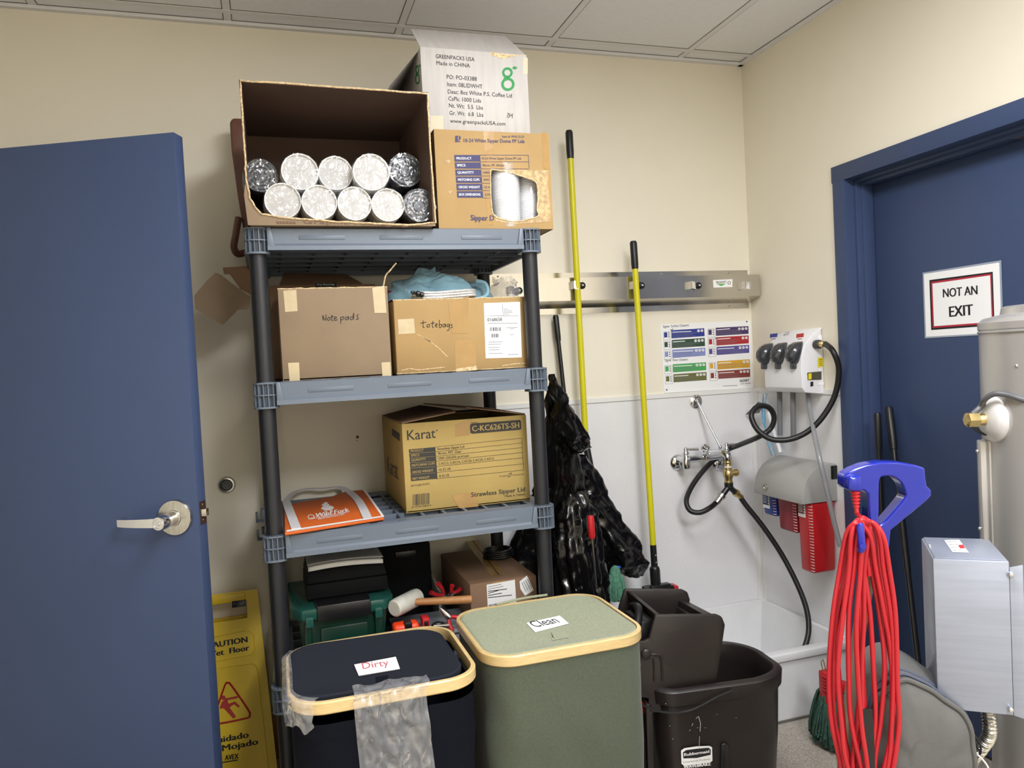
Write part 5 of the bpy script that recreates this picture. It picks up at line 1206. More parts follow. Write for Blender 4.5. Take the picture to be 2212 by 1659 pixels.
tent('garbage_bag', 'black garbage bag sleeve ending in a loose flap beside the yellow mop pole', [(1215, 1262, 985, -.24), (1222, 1290, 1020, -.22), (1232, 1318, 1080, -.20), (1252, 1348, 1140, -.20), (1280, 1382, 1180, -.21), (1312, 1394, 1215, -.22), (1352, 1388, 1244, -.22)], 5, .012, 6)
tent('garbage_bag', 'shiny creased upper part of a black garbage bag folded over at the shelf corner', [(1187, 1199, 808, -.63), (1190, 1222, 855, -.57), (1196, 1248, 905, -.50), (1203, 1268, 945, -.45), (1213, 1276, 968, -.42), (1217, 1255, 980, -.41)], 9, .016, 5, 40)
tent('garbage_bag', 'black garbage bag folds hanging in front of the red handle', [(1214, 1262, 1060, -.30), (1205, 1290, 1110, -.31), (1200, 1300, 1180, -.32), (1205, 1308, 1260, -.33), (1210, 1312, 1340, -.34), (1215, 1312, 1440, -.36)], 13, .012, 11)
for nm_, q_, par_ in (('blue_tie', onY(1336, 1226, -.285), 'garbage_bag.001'), ('blue_tie', onY(1266, 967, -.42), 'garbage_bag.002')):
    e_ = MB(); e_.ell(q_, .010, .006, .007, 0, 10); e_.build(nm_, mat('tie_blue', (30, 84, 190), .4, var=0), bpy.data.objects[par_])
a = onY(1275, 1113, -.42); c = onY(1279, 1163, -.42); b = MB(); d = (c-a)
b.lathe([(0, 0), (.010, .002), (.0125, .01), (.0125, d.length-.01), (.010, d.length), (0, d.length)], a, d, 18, 0, caps=False); b.cyl(c, c+d*2.2, .004, .004, 10, 1)
tag(b.build('red_handle_tool', [M_RED, M_STEEL]), 'tool with a red round handle standing among the black garbage bags', 'tool')
# small green yarn mop in a white tub behind the green hamper
t = thing('yarn_mop', 'small green yarn mop head sticking out of a white tub behind the green hamper', 'mop', onY(1330, 1340, -.30))
M_YARN = MATS['green_yarn']
c = onY(1330, 1262, -.30); rnd = random.Random(2); b = MB()
for k in range(46):
    a = 6.283*k/46+rnd.uniform(-.1, .1); r = .024+rnd.uniform(0, .010); h = rnd.uniform(.9, 1.1)
    b.tube([c+V((.008*math.cos(a), .008*math.sin(a), .05)), c+V((r*.8*math.cos(a), r*.8*math.sin(a), .02)), c+V((r*math.cos(a), r*math.sin(a), -.03*h)), c+V((r*.95*math.cos(a), r*.95*math.sin(a), -.055*h))], .0042, 6, 0, sub=3)
b.ell(c+V((0, 0, .035)), .022, .02, .035, 0, 14)
b.build('yarn', M_YARN, t)
b = MB(); e = c+V((0, 0, -.06)); b.lathe([(.030, -.20), (.034, 0), (.036, .006), (.033, .004), (.028, -.19)], e, (0, 0, 1), 24, 0); b.build('tub', M_WHITE, t)
b = MB(); b.cyl(e+V((0, 0, -.2)), V((e.x, e.y, .0)), .03, .03, 20); b.build('stand', M_WHITE, t)
# ------------------------------------------------------------------ laundry hampers
M_BAMB = mat('bamboo', (214, 186, 132), .35, var=.10, vscale=8, aniso=(4, 4, 60), coat=.25)
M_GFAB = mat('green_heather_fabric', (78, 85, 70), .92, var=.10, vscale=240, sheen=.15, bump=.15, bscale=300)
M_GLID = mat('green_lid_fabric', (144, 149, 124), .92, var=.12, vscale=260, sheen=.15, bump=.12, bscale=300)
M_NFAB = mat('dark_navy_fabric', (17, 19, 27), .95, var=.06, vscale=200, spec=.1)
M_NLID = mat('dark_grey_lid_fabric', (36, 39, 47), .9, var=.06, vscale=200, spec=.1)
HZ = .63
def hamper(label, cx, cy, hx, hy, mf, ml, word, wpx, wm, lid_d, seed, card, cardm=None):
    t = thing('laundry_hamper', label, 'hamper', (cx, cy, 0))
    r = .085; n = 10
    # cloth body with soft pulls below the rim
    rings = []
    for k in range(0, 25):
        z = .004+(HZ-.03)*k/24; o = rrect(cx, cy, hx-.006-.006*(1-k/24), hy-.006-.006*(1-k/24), r-.006, n); R = []
        m = []
        for x, y in o: m.append((x, y))
        # refine straight runs
        full = []
        for i in range(len(m)):
            a, c = V(m[i]+(0,)), V(m[(i+1) % len(m)]+(0,)); q = max(1, int((c-a).length/.02))
            for j in range(q): full.append(a.lerp(c, j/q))
        for p in full:
            d = V((p.x-cx, p.y-cy, 0)).normalized(); f = .008*nz((p.x, p.y, z*.9+p.x*.6), 7, seed)-.010*abs(nz((p.x*1.2+z*.7, p.y, z*.5-p.x*.5), 9, seed+2)); R.append(V((p.x, p.y, z))+d*(f*min(1, (1-k/24)*3)))
        rings.append(R)
    b = MB(); b.ring_loft(rings, 0, True, False); b.build('fabric_body', mf, t, ang=70)
    # bamboo band
    b = MB(); o = rrect(cx, cy, hx, hy, r, n); i_ = rrect(cx, cy, hx-.011, hy-.011, r-.011, n); zl, zh = HZ-.028, HZ
    q = rrect(cx, cy, hx-.0025, hy-.0025, r-.0025, n)
    b.ring_loft([[V((x, y, zl)) for x, y in i_], [V((x, y, zl)) for x, y in q], [V((x, y, zl+.003)) for x, y in o], [V((x, y, zh-.003)) for x, y in o], [V((x, y, zh)) for x, y in q], [V((x, y, zh)) for x, y in i_], [V((x, y, zl)) for x, y in i_]], 0, False, False)
    b.build('bamboo_rim', M_BAMB, t)
    # lid
    dx, dy, sc, lift, tilt = lid_d
    lo = rrect(cx+dx, cy+dy, (hx-.013)*sc, (hy-.013)*sc, r-.013, n); li = rrect(cx+dx, cy+dy, (hx-.013)*sc-.008, (hy-.013)*sc-.008, r-.021, n); l2 = rrect(cx+dx, cy+dy, (hx-.013)*sc-.006, (hy-.013)*sc-.006, r-.019, n)
    zf = lambda x, y, z: V((x, y, z+lift-tilt*(x-cx)/hx))
    b = MB()
    b.ring_loft([[zf(x, y, HZ-.014) for x, y in lo], [zf(x, y, HZ-.004) for x, y in lo], [zf(x, y, HZ-.001) for x, y in l2], [zf(x, y, HZ-.002) for x, y in li]], 0)
    lidob = b.build('lid', ml, t)
    P = Pl(zf(cx, cy, HZ-.002), zf(cx+1, cy, HZ-.002)-zf(cx, cy, HZ-.002), (0, 1, 0))
    b = MB()
    if cardm: b.mark(P, [(card[0][0]-3, card[0][1]), (card[1][0]-1, card[1][1]-4), (card[2][0]+4, card[2][1]+1), (card[3][0]+1, card[3][1]+3)], 2, .0008)
    c4 = [P.P(*q, .0012) for q in card]; b.prism(c4, (0, 0, .0006), 0); b.text(P, word, *wpx, 1, .0022, bold=.0)
    b.build('word_card', [M_PAPER, wm, mat('card_sleeve', (30, 32, 38), .3, var=0)], lidob)
    return t, P, lidob
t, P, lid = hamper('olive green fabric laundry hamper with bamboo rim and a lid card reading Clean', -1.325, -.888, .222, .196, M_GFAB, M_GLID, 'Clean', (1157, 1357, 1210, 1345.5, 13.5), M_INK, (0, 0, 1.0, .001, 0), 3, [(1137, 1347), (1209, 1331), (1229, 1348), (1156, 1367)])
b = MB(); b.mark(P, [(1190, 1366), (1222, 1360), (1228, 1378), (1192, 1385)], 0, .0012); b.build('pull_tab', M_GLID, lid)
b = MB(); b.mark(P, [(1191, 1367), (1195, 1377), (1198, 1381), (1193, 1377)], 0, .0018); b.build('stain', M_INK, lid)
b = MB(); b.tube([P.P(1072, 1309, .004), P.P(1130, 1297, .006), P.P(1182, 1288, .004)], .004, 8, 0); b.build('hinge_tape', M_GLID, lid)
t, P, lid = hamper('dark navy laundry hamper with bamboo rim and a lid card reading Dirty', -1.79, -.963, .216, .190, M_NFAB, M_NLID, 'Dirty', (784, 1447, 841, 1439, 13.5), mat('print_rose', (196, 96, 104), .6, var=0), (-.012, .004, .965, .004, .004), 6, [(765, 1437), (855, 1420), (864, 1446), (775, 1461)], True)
b = MB(); b.mark(P, [(811, 1463), (838, 1459), (840, 1471), (812, 1476)], 0, .0012); b.build('pull_tab', M_NFAB, lid)
# clear liner hanging out over the front of the dirty hamper
yfr = -.963-.190-.004
b = MB()
def liner(u, v):
    if v < .18:
        w = v/.18; a = V((onZ(760, 1480, HZ+.006).x+.215*u*.78, yfr+.045*(1-w), HZ+.007))
        p = a; p.z += .006*nz((u*7, w*2, 0), 1.2, 2)-.004*(w**4)
    else:
        w = (v-.18)/.82; xl = onY(761+16*w, 1500, yfr).x; xr = onY(918+22*w, 1500, yfr).x
        p = V((xl+(xr-xl)*u, yfr-.006-.004*w, HZ+.004-.40*w))
        p.y -= .016*abs(nz((u*3.2+w, w*3.0, 0), 1.3, 4))+.012*abs(nz((u*6+w*4, w*7-u*2, 0), 1.2, 5))+.006*nz((u*15, w*18, 0), 1, 8)+.01*math.sin(3.14*u)*w
    return p
b.surf(liner, 44, 64, 0)
# the part of the liner caught round the rim's left corner
def lin2(u, v):
    pts = rrect(-1.79, -.963, .216+.004, .190+.004, .089, 10); n = len(pts); s = n*(.405+.27*u); i = int(s); f = s-i; a, c = pts[i % n], pts[(i+1) % n]
    x, y = a[0]+(c[0]-a[0])*f, a[1]+(c[1]-a[1])*f; d = V((x+1.79, y+.963, 0)).normalized()
    k = .004+.006*nz((u*9, v*3, 0), 1.5, 7)
    return V((x, y, HZ+.006-.062*v*(1+.25*nz((u*5, 1, 0), 1.4, 9))))+d*(k+.002) if v > .12 else V((x, y, HZ+.007))-d*.018*(1-v/.12)
b.surf(lin2, 44, 12, 0)
tag(b.build('bin_liner', film('liner_film', gloss=.6, bscale=22, bump=1.0, dens=.16, rough=.16), None, ang=60), 'clear plastic liner hanging over the bamboo rim of the Dirty hamper', 'plastic liner')

# ------------------------------------------------------------------ mop bucket with wringer
BU, BV = V((.978, -.208, 0)), V((.208, .978, 0))
def B3(u, v, z): return BU*u+BV*v+V((0, 0, z))
M_BRN = mat('brown_bucket_plastic', (36, 30, 28), .38, var=.06, vscale=8, bump=.08, bscale=180)
t = thing('mop_bucket', 'dark brown wheeled mop bucket with side press wringer in front of the mop sink', 'mop bucket', B3(-.62, -.97, 0))
def bring(z, k, d=0, n=12, dip=0):
    cu, cv, hu, hv = -.610, -.968, .206-d, .172-d; out = []
    for qx, qy, a0, r in ((1, 1, 0, .15), (-1, 1, 90, .06), (-1, -1, 180, .07), (1, -1, 270, .12)):
        r = max(.01, r-d); 
        for i in range(n+1):
            a = math.radians(a0+90*i/n); u = cu+k*(qx*(hu-r)+r*math.cos(a)); v = cv+k*(qy*(hv-r)+r*math.sin(a)); out.append(B3(u, v, z+dip*max(0, (u-cu)/hu)*max(0, -(v-cv)/hv)))
    return out
RZ = .40
b = MB()
b.ring_loft([bring(.075, .86, .0), bring(.085, .88), bring(.22, .93), bring(RZ-.045, .955), bring(RZ-.043, 1.0, 0, 12, .02), bring(RZ-.006, 1.012, 0, 12, .02), bring(RZ, 1.0, .004, 12, .02), bring(RZ, 1.0, .020, 12, .02), bring(RZ-.006, 1.0, .024, 12, .02), bring(RZ-.05, .955, .022), bring(.22, .93, .014), bring(.10, .86, .02)], 0, True, True)
PF = Pl(B3(-.6, -.968-.172*.96, .2), BU, (0, 0, 1))
for q in ([(1558, 1608), (1566, 1605), (1574, 1608), (1579, 1659), (1576, 1700), (1556, 1700)],):
    b.prism([PF.P(*p, -.004) for p in q], -BV*.006, 1, .002)
rnd = random.Random(5)
for q in ([(1509, 1548), (1513, 1562), (1512, 1580)], [(1503, 1552), (1509, 1547)], [(1494, 1568), (1497, 1562)], [(1489, 1579), (1491, 1576)], [(1511, 1590), (1510, 1618)]): b.pline(PF, q, 1.2 if len(q) == 3 else .9, 2, .0006)
for q in ((1438, 1520), (1447, 1568), (1523, 1572), (1453, 1596), (1375, 1450), (1549, 1543), (1590, 1550), (1507, 1572)): b.disc(PF, q[0], q[1], .9, 2, 6, eps=.0006)
b.build('bucket_body', [M_BRN, M_BLACK, mat('scratch_pale', (190, 186, 180), .7, var=0)], t, ang=45)
PFw = Pl(B3(-.6, -.968-.140, .2), BU, (0, 0, 1)); PBk = Pl(B3(-.6, -.968+.142, .2), BU, (0, 0, 1))
b = MB()
fp = [(1416, 1329), (1548, 1328), (1560, 1333), (1567, 1350), (1562, 1385), (1545, 1500), (1530, 1540), (1400, 1540), (1401, 1509), (1357, 1504), (1354, 1386), (1360, 1384), (1369, 1386), (1392, 1385), (1402, 1380)]
b.prism([PFw.P(*q) for q in fp], BV*.014, 0, .004)
bp_ = [(1350, 1273), (1474, 1274), (1486, 1280), (1491, 1296), (1488, 1320), (1478, 1400), (1465, 1470), (1340, 1470), (1320, 1440), (1322, 1380), (1338, 1310)]
b.prism([PBk.P(*q) for q in bp_], BV*.014, 0, .004)
def bridge(a, c, w, h, m=0, lean=0):
    """a slab from a point on the back plate to one on the front plate"""
    A_, C_ = PBk.P(*a), PFw.P(*c); d = BU*w; z = V((0, 0, -h)); L = BU*lean
    C_ = C_+BV*.006; b.hexa([A_+z+L, C_+z+L, C_+d+z+L, A_+d+z+L, A_, C_, C_+d, A_+d], m, .003)
bridge((1352, 1275), (1418, 1330), .014, .24, 0, .06); bridge((1466, 1297), (1521, 1328), .016, .05); bridge((1480, 1300), (1536, 1330), .012, .045)
A_, C_ = PBk.P(1473, 1296), PFw.P(1529, 1328)
b.build('wringer', M_BRN, t)
b = MB(); A_, C_ = PBk.P(1462, 1310), PFw.P(1515, 1345)+BV*.006; d = BU*.012; z = V((0, 0, -.2)); L = BU*-.05
b.hexa([A_+z+L, C_+z+L, C_+d+z+L, A_+d+z+L, A_, C_, C_+d, A_+d], 0, .003); b.build('press_plate', M_BRN, t)
b = MB()
m0 = PFw.P(1385, 1362).lerp(PBk.P(1345, 1330), .3)+BU*.012
b.box(-.02, .03, -.05, .06, -.04, .03, 0, .008, T=Matrix.Translation(m0)); b.tube([m0+V((-.03, -.05, .02)), m0+V((0, 0, .05)), m0+V((.02, .08, .03))], .012, 12, 0); b.tube([m0+V((-.03, -.04, -.01)), m0+V((.03, -.03, .02))], .007, 10, 0); b.cyl(m0+V((-.03, -.06, -.03)), m0+V((-.03, .08, -.03)), .014, .014, 14)
b.build('press_gear', M_BLACK, t)
b = MB(); c = PFw.P(1395, 1412, .001); b.lathe([(0, 0), (.015, 0), (.015, .006), (.011, .009), (0, .009)], c, PFw.n, 20, 0, caps=False)
b.tube([PFw.P(1403, 1414, .001), PFw.P(1420, 1413, .001), PFw.P(1428, 1422, .001), PFw.P(1431, 1470, .001)], .0035, 8, 0); b.tube([PFw.P(1403, 1420, .001), PFw.P(1411, 1424, .001), PFw.P(1413, 1470, .001)], .003, 8, 0)
b.build('pivot_bolt', M_BRN, t)
Pw_ = Pl(B3(-.6, -.968-.172-.010, .3), BU, (0, 0, 1))
b = MB(); b.tube([Pw_.P(1355, 1497), Pw_.P(1395, 1526), Pw_.P(1440, 1539), Pw_.P(1490, 1535), Pw_.P(1545, 1508), Pw_.P(1583, 1492)], .0032, 8, 0, sub=8); b.build('bail_handle', M_BLACK, t)
b = MB(); c = B3(-.862, -1.02, .33)
pp = PFw.P(1376, 1535); b.box(-.03, .02, -.03, .05, -.02, .016, 0, .006, T=Matrix.Translation(PFw.P(1378, 1538)+BV*.05)); b.box(-.012, .008, -.02, .03, 0, .06, 0, .004, T=Matrix.Translation(PFw.P(1362, 1510)+BV*.05)); b.build('foot_pedal', M_RED, t)
b = MB()
for px in (1382, 1403): b.prism([PFw.P(px-8, 1520), PFw.P(px+7, 1520), PFw.P(px+12, 1720), PFw.P(px-2, 1720)], BV*.05, 0, .004)
b.build('side_rib', M_BRN, t)
for (u, v) in ((-.78, -.84), (-.44, -.84), (-.78, -1.09), (-.46, -1.08)):
    c = B3(u, v, .034); b = MB(); b.lathe([(0, -.012), (.030, -.012), (.034, -.008), (.034, .008), (.030, .012), (0, .012)], c, BU*.5-BV*.86, 22, 0, caps=False); b.lathe([(0, -.016), (.012, -.016), (.012, .016), (0, .016)], c, BU*.5-BV*.86, 14, 1, caps=False)
    b.box(-.018, .018, -.018, .018, .01, .075, 1, .004, T=Matrix.Translation(c+V((0, 0, -.002)))); b.build('caster', [mat('caster_grey', (86, 86, 88), .5), M_BLACK], t)
# maker's plate and scratches
b = MB()
b.mark(PF, [(1471, 1621), (1478, 1616), (1505, 1612), (1532, 1611), (1538, 1614), (1539, 1643), (1534, 1647), (1478, 1654), (1472, 1650)], 0, .0004)
b.mark(PF, [(1475, 1625), (1482, 1620), (1505, 1617), (1531, 1615), (1535, 1619), (1535, 1630), (1505, 1637), (1476, 1638)], 1, .0008)
b.text(PF, 'Rubbermaid', 1478, 1633, 1532, 1625.5, 6.2, 0, .0012, bold=.03); b.text(PF, 'Commercial Products', 1475, 1648, 1534, 1640.5, 3.4, 3, .0012)
b.text(PF, 'WAVEBRAKE', 1477, 1660, 1535, 1653, 7, 0, .0008, bold=.04)
b.build('maker_label', [M_PAPER, M_INK, mat('scratch_pale', (190, 186, 180), .7, var=0), M_GREYINK], t)

# ------------------------------------------------------------------ upright vacuum cleaner
VT = 1.45; v0 = od(1905, 1100, VT); VE = V((.944, -.321, 0)).normalized()
PV = Pl(v0, VE, (0, 0, 1)); VD = -PV.n
t = thing('vacuum_cleaner', 'upright vacuum cleaner with blue loop handle, red cord and grey zip dust bag', 'vacuum cleaner', (v0.x, v0.y, 0))
M_VBL = mat('glossy_blue', (14, 32, 146), .16, var=.03, coat=.4)
outer = [(1824, 1030), (1828, 1024), (1845, 1014), (1870, 1004), (1905, 998), (1945, 999), (1980, 1005), (1999, 1011), (2000, 1030), (2003, 1050), (2012, 1058), (2012, 1073), (2003, 1082), (1960, 1117), (1925, 1146), (1922, 1184), (1902, 1188), (1884, 1180), (1878, 1140), (1876, 1068), (1868, 1060), (1854, 1059), (1828, 1056), (1824, 1050)]
inner = [(1902, 1034), (1915, 1029), (1932, 1031), (1948, 1044), (1956, 1064), (1953, 1079), (1902, 1135), (1900, 1100), (1900, 1060)]
def smooth_px(q, k=4): return [(p.x, p.y) for p in spline([V((x, y, 0)) for x, y in q], k, True)]
bm_ = bmesh.new()
o = [bm_.verts.new(PV.P(*q)) for q in outer]; h = [bm_.verts.new(PV.P(*q)) for q in smooth_px(inner, 3)]
es = [bm_.edges.new((o[i], o[(i+1) % len(o)])) for i in range(len(o))] + [bm_.edges.new((h[i], h[(i+1) % len(h)])) for i in range(len(h))]
bmesh.ops.triangle_fill(bm_, use_beauty=True, use_dissolve=False, edges=es, normal=PV.n)
bmesh.ops.recalc_face_normals(bm_, faces=bm_.faces[:])
r = bmesh.ops.extrude_face_region(bm_, geom=bm_.faces[:]); bmesh.ops.translate(bm_, verts=[x for x in r['geom'] if isinstance(x, bmesh.types.BMVert)], vec=VD*.036)
bmesh.ops.recalc_face_normals(bm_, faces=bm_.faces[:])
b = MB(); b.bm(bm_, 0); ho = b.build('loop_handle', M_VBL, t, ang=50)
md = ho.modifiers.new('bevel', 'BEVEL'); md.width = .012; md.segments = 4; md.limit_method = 'ANGLE'; md.angle_limit = math.radians(50)
b = MB()
for row in (0, 1):
    for k in range(34):
        u = k/33; px = 1876+row*2+u*(92-row*4); py = 1009+row*5-7*math.sin(3.1*u*.8+.25)+(4 if u > .8 else 0)*(u-.8)*5; p = PV.P(px, py, .0); b.ell(p+VD*.001, .0012, .0012, .0016, 0, 6)
b.build('grip_bump', M_VBL, ho)
# switch nose and cord entry
b = MB(); n0 = PV.P(1839, 1042); b.hexa([PV.P(1824, 1057, .02), PV.P(1854, 1060, .02), PV.P(1854, 1060)+VD*.036, PV.P(1824, 1057)+VD*.036, PV.P(1825, 1027, .02), PV.P(1853, 1024, .02), PV.P(1853, 1022)+VD*.036, PV.P(1825, 1025)+VD*.036], 0, .006, 3); b.build('handle_nose', M_VBL, ho)
M_CORD = mat('red_cord', (176, 28, 40), .38, var=.03)
M_RELIEF = mat('red_strain_relief', (196, 40, 48), .4, var=.02)
b = MB(); s0, s1 = PV.P(1855, 1056)+VD*.016, PV.P(1857, 1112)+VD*.012
pr = []; L = (s1-s0).length
for k in range(6): h_ = L*k/6*.8; R = .0105-.0009*k; pr += [(R*.7, h_), (R, h_+.002), (R, h_+L*.09), (R*.7, h_+L*.1)]
b.lathe([(0, 0)]+pr+[(.0045, L), (0, L)], s0, s1-s0, 18, 0, caps=False); b.build('strain_relief', M_RELIEF, t)
b = MB()
b.hexa([PV.P(1832, 1122, .030), PV.P(1850, 1122, .030), PV.P(1850, 1122, .024), PV.P(1832, 1122, .024)][:4]+[PV.P(1832, 1122, .03)]*0+[PV.P(1832, 1122, .030), PV.P(1850, 1122, .030), PV.P(1850, 1122, .024), PV.P(1832, 1122, .024)]) if False else None
hk_ = [(1832, 1130), (1835, 1122), (1842, 1119), (1847, 1123), (1850, 1170), (1848, 1180), (1842, 1185), (1836, 1181)]
b.prism([PV.P(*q, .034) for q in hk_], PV.n*.008, 0, .003); b.cyl(PV.P(1842, 1178, .034), PV.P(1880, 1165)+VD*.01, .007, .007, 12)
c = PV.P(1842, 1168, .042); b.lathe([(0, 0), (.0065, 0), (.006, .003), (0, .003)], c, PV.n, 16, 0, caps=False); b.build('cord_hook', M_VBL, t)
# cord: one long flex laid in loops
TOPX = [1834, 1838, 1843, 1848, 1852, 1857, 1862, 1868, 1873]
MID = [(1786, 1450), (1797, 1440), (1812, 1400), (1822, 1470), (1836, 1420), (1852, 1440), (1862, 1400), (1884, 1460), (1902, 1430), (1918, 1410), (1926, 1470), (1937, 1440)]
b = MB(); rnd = random.Random(11); path = []
pairs = [(0, 7), (1, 9), (2, 5), (3, 10), (4, 8), (6, 11), (1, 6), (2, 9), (5, 10)]
def lanept(x, y, dz): return PV.P(x, y, .012+dz)
for k, (i, j) in enumerate(pairs):
    tx = TOPX[k]; d1, d2 = rnd.uniform(-.024, .022), rnd.uniform(-.024, .022); w = lambda: rnd.uniform(-4, 4)
    (xa, ya), (xb, yb_) = MID[i], MID[j]; bt = 1690+rnd.uniform(-10, 60)
    fall = lambda x, f: tx+(x-tx)*f
    Lp = [lanept(tx, 1112+abs(k-4)*3, .018-.004*(k % 3)), lanept(fall(xa, .28)-2, 1150, d1*.6+.01), lanept(fall(xa, .5)+w(), 1230, d1), lanept(fall(xa, .82)+w(), 1330, d1), lanept(xa+w(), ya, d1), lanept(xa+8+w(), 1550, d1), lanept(xa+24+w(), 1640, d1),
          lanept((xa+xb)/2+10, bt+70, 0), lanept(xb-14+w(), 1645, d2), lanept(xb-3+w(), 1550, d2), lanept(xb+w(), yb_, d2), lanept(fall(xb, .80)+w(), 1320, d2), lanept(fall(xb, .56)+w(), 1220, d2), lanept(fall(xb, .34), 1150, d2*.6+.01)]
    b.tube(Lp, .0046, 12, 0, closed=True, sub=7)
b.tube([s1, lanept(1858, 1125, .0), lanept(1864, 1160, .0), lanept(1872, 1240, .0)], .0044, 10, 0)
b.build('power_cord', M_CORD, t)
# grey upright and dust bag
b = MB(); c0 = PV.P(1900, 1160)+VD*.018; c1 = PV.P(1878, 1400)+VD*.05; c2 = V((c1.x+(c1.x-c0.x)*2.2, c1.y+(c1.y-c0.y)*2.2, .12)); b.tube([c0, c1, c2], .0125, 14, 0, smooth=False); b.build('upright_tube', mat('beige_metal', (150, 140, 126), .4, .3, var=.03), t)
Bo = od(1980, 1560, 1.50); BE = V((.90, -.436, 0)).normalized(); PG = Pl(Bo, BE, (0, 0, 1)); GD = -PG.n
out = [(1862, 1470), (1880, 1453), (1920, 1430), (1945, 1428), (1985, 1444), (2030, 1474), (2068, 1506), (2090, 1540), (2098, 1585), (2098, 1660), (2096, 1800), (2080, 1880), (1990, 1910), (1890, 1890), (1862, 1840), (1856, 1700), (1854, 1560)]
O3 = [PG.P(*q) for q in smooth_px(out, 5)]; cG = sum(O3, V((0, 0, 0)))/len(O3)
def scaled(s, d, sx=None): return [cG+(p-cG)*s+GD*d+V((nz(p, 18, 3), nz(p, 18, 4), nz(p, 18, 5)))*.006 for p in O3]
M_GBAG = mat('grey_bag_fabric', (88, 88, 87), .7, var=.07, vscale=10, bump=.2, bscale=60, sheen=.1)
b = MB()
b.ring_loft([scaled(.3, -.062), scaled(.62, -.058), scaled(.80, -.046), scaled(.88, -.03), scaled(.90, -.022), scaled(.92, -.02), scaled(.985, .02), scaled(1.0, .05), scaled(.98, .10), scaled(.9, .13), scaled(.5, .14)], 0)
gb = b.build('dust_bag', M_GBAG, t, ang=60)
b = MB()
for s, d in ((.905, -.030), (.93, -.018)): b.tube([p for p in scaled(s, d)], .0022, 6, 0, closed=True, smooth=False)
b.tube(scaled(.868, -.040), .005, 8, 1, closed=True, smooth=False); b.build('zip_piping', [mat('blue_grey_piping', (78, 88, 112), .5), M_GBAG], gb)
b = MB(); PH = Pl(Bo+PG.n*.07, BE, (0, 0, 1)); strip3(b, [PH.P(1872, 1530), PH.P(1876, 1580), PH.P(1878, 1640), PH.P(1880, 1720)], .018, 0, up=PG.n, th=.006); b.build('strap', M_BLACK, gb)
b = MB(); fb = V((c2.x, c2.y, 0)); b.box(-.17, .17, -.14, .15, .012, .12, 0, .03, 4, T=Matrix.Translation(fb)); 
for x in (-.13, .13): b.cyl(fb+V((x-.015, .1, .03)), fb+V((x+.015, .1, .03)), .03, .03, 16)
b.build('floor_head', M_BLACK, t)
b = MB(); g0 = cG+GD*.04; b.cyl(V((g0.x-.03, g0.y, .10)), V((g0.x-.03, g0.y, .30)), .03, .03, 16); b.build('bag_neck', M_BLACK, t)

# ------------------------------------------------------------------ water heater tank at the right edge
hs = od(2126, 900, 1.78); hd = V((hs.x-CAM.x, hs.y-CAM.y, 0)).normalized(); hr = V((hd.y, -hd.x, 0))
HR = .215; HC = V((hs.x, hs.y, 0))+hr*HR*.97+hd*HR*.02
zs = lambda py: od(2126, py, 1.78).z
t = thing('water_heater', 'grey cylindrical water heater tank standing in front of the NOT AN EXIT door', 'water heater', HC)
M_TANK = mat('tank_grey_metal', (186, 184, 182), .3, .55, var=.05, vscale=3, bump=.04, bscale=30)
zt = zs(690); zm = zs(718)
b = MB(); b.lathe([(0, .0), (HR-.01, .0), (HR, .012), (HR, zm-.004), (HR, zm-.003)], HC, (0, 0, 1), 72, 0, caps=False); b.build('tank_body', M_TANK, t)
b = MB(); b.lathe([(HR, zm-.004), (HR+.003, zm-.002), (HR+.003, zm+.001), (HR-.0005, zm+.003), (HR+.002, zm+.006), (HR+.002, zt-.010), (HR-.008, zt), (HR*.80, zt+.008), (HR*.79, zt+.022), (HR*.76, zt+.026), (0, zt+.03)], HC, (0, 0, 1), 72, 0, caps=False); b.build('lid', M_TANK, t)
b = MB(); b.lathe([(HR+.0005, zs(1010)), (HR+.0008, zs(1010)+.002), (HR+.0005, zs(1010)+.004)], HC, (0, 0, 1), 60, 0, caps=False)
def on_tank(px, py):
    d = ray(px, py); o = CAM-HC; a = d.x**2+d.y**2; bb = 2*(o.x*d.x+o.y*d.y); c = o.x**2+o.y**2-HR**2; ds = max(0, bb*bb-4*a*c); s = (-bb-math.sqrt(ds))/(2*a); p = CAM+d*s
    n = V((p.x-HC.x, p.y-HC.y, 0)).normalized(); return V((HC.x+n.x*HR, HC.y+n.y*HR, p.z)), n
fp_, fn_ = on_tank(2146, 905)
b = MB(); b.lathe([(.052, -.006), (.052, .001), (.050, .006), (.040, .014), (.024, .019), (.016, .020), (0, .020)], fp_, fn_, 36, 0, caps=False); b.build('cable_flange', mat('flange_white', (214, 212, 210), .3, .2), t)
b = MB(); b.lathe([(.013, .018), (.013, .034), (.0125, .035)], fp_, fn_, 20, 0, caps=False); b.lathe([(0, .034), (.0175, .034), (.0175, .056), (.012, .060), (0, .060)], fp_, fn_, 6, 0, caps=False); nb = b.build('brass_gland', M_BRASS, t)
g = fp_+fn_*.05; b = MB(); g1 = fp_+fn_*.045+V((0, 0, .012)); hx = fn_.cross(V((0, 0, 1)))
tq = [g1, od(2119, 878, dep(g1)), od(2128, 862, dep(g1)-.02), od(2148, 851, dep(g1)-.04), od(2175, 853, dep(g1)-.06), od(2212, 864, dep(g1)-.09), od(2262, 876, dep(g1)-.11), on_tank(2290, 884)[0]]
b.tube(tq, .0062, 12, 0, sub=8); b.build('cable', mat('grey_cable', (84, 84, 88), .4, var=.04), t)
b = MB(); e = fp_+fn_*.058
for k in range(3): b.tube([e+V((0, 0, .004*k)), od(2090+2*k, 905+3*k, dep(e)-.005), od(2098+3*k, 922, dep(e)-.008), od(2118+3*k, 936, dep(e)-.005), od(2130, 940, dep(e)+.0)], .0017, 7, 0)
b.build('lead_wire', M_RUBBER, t)
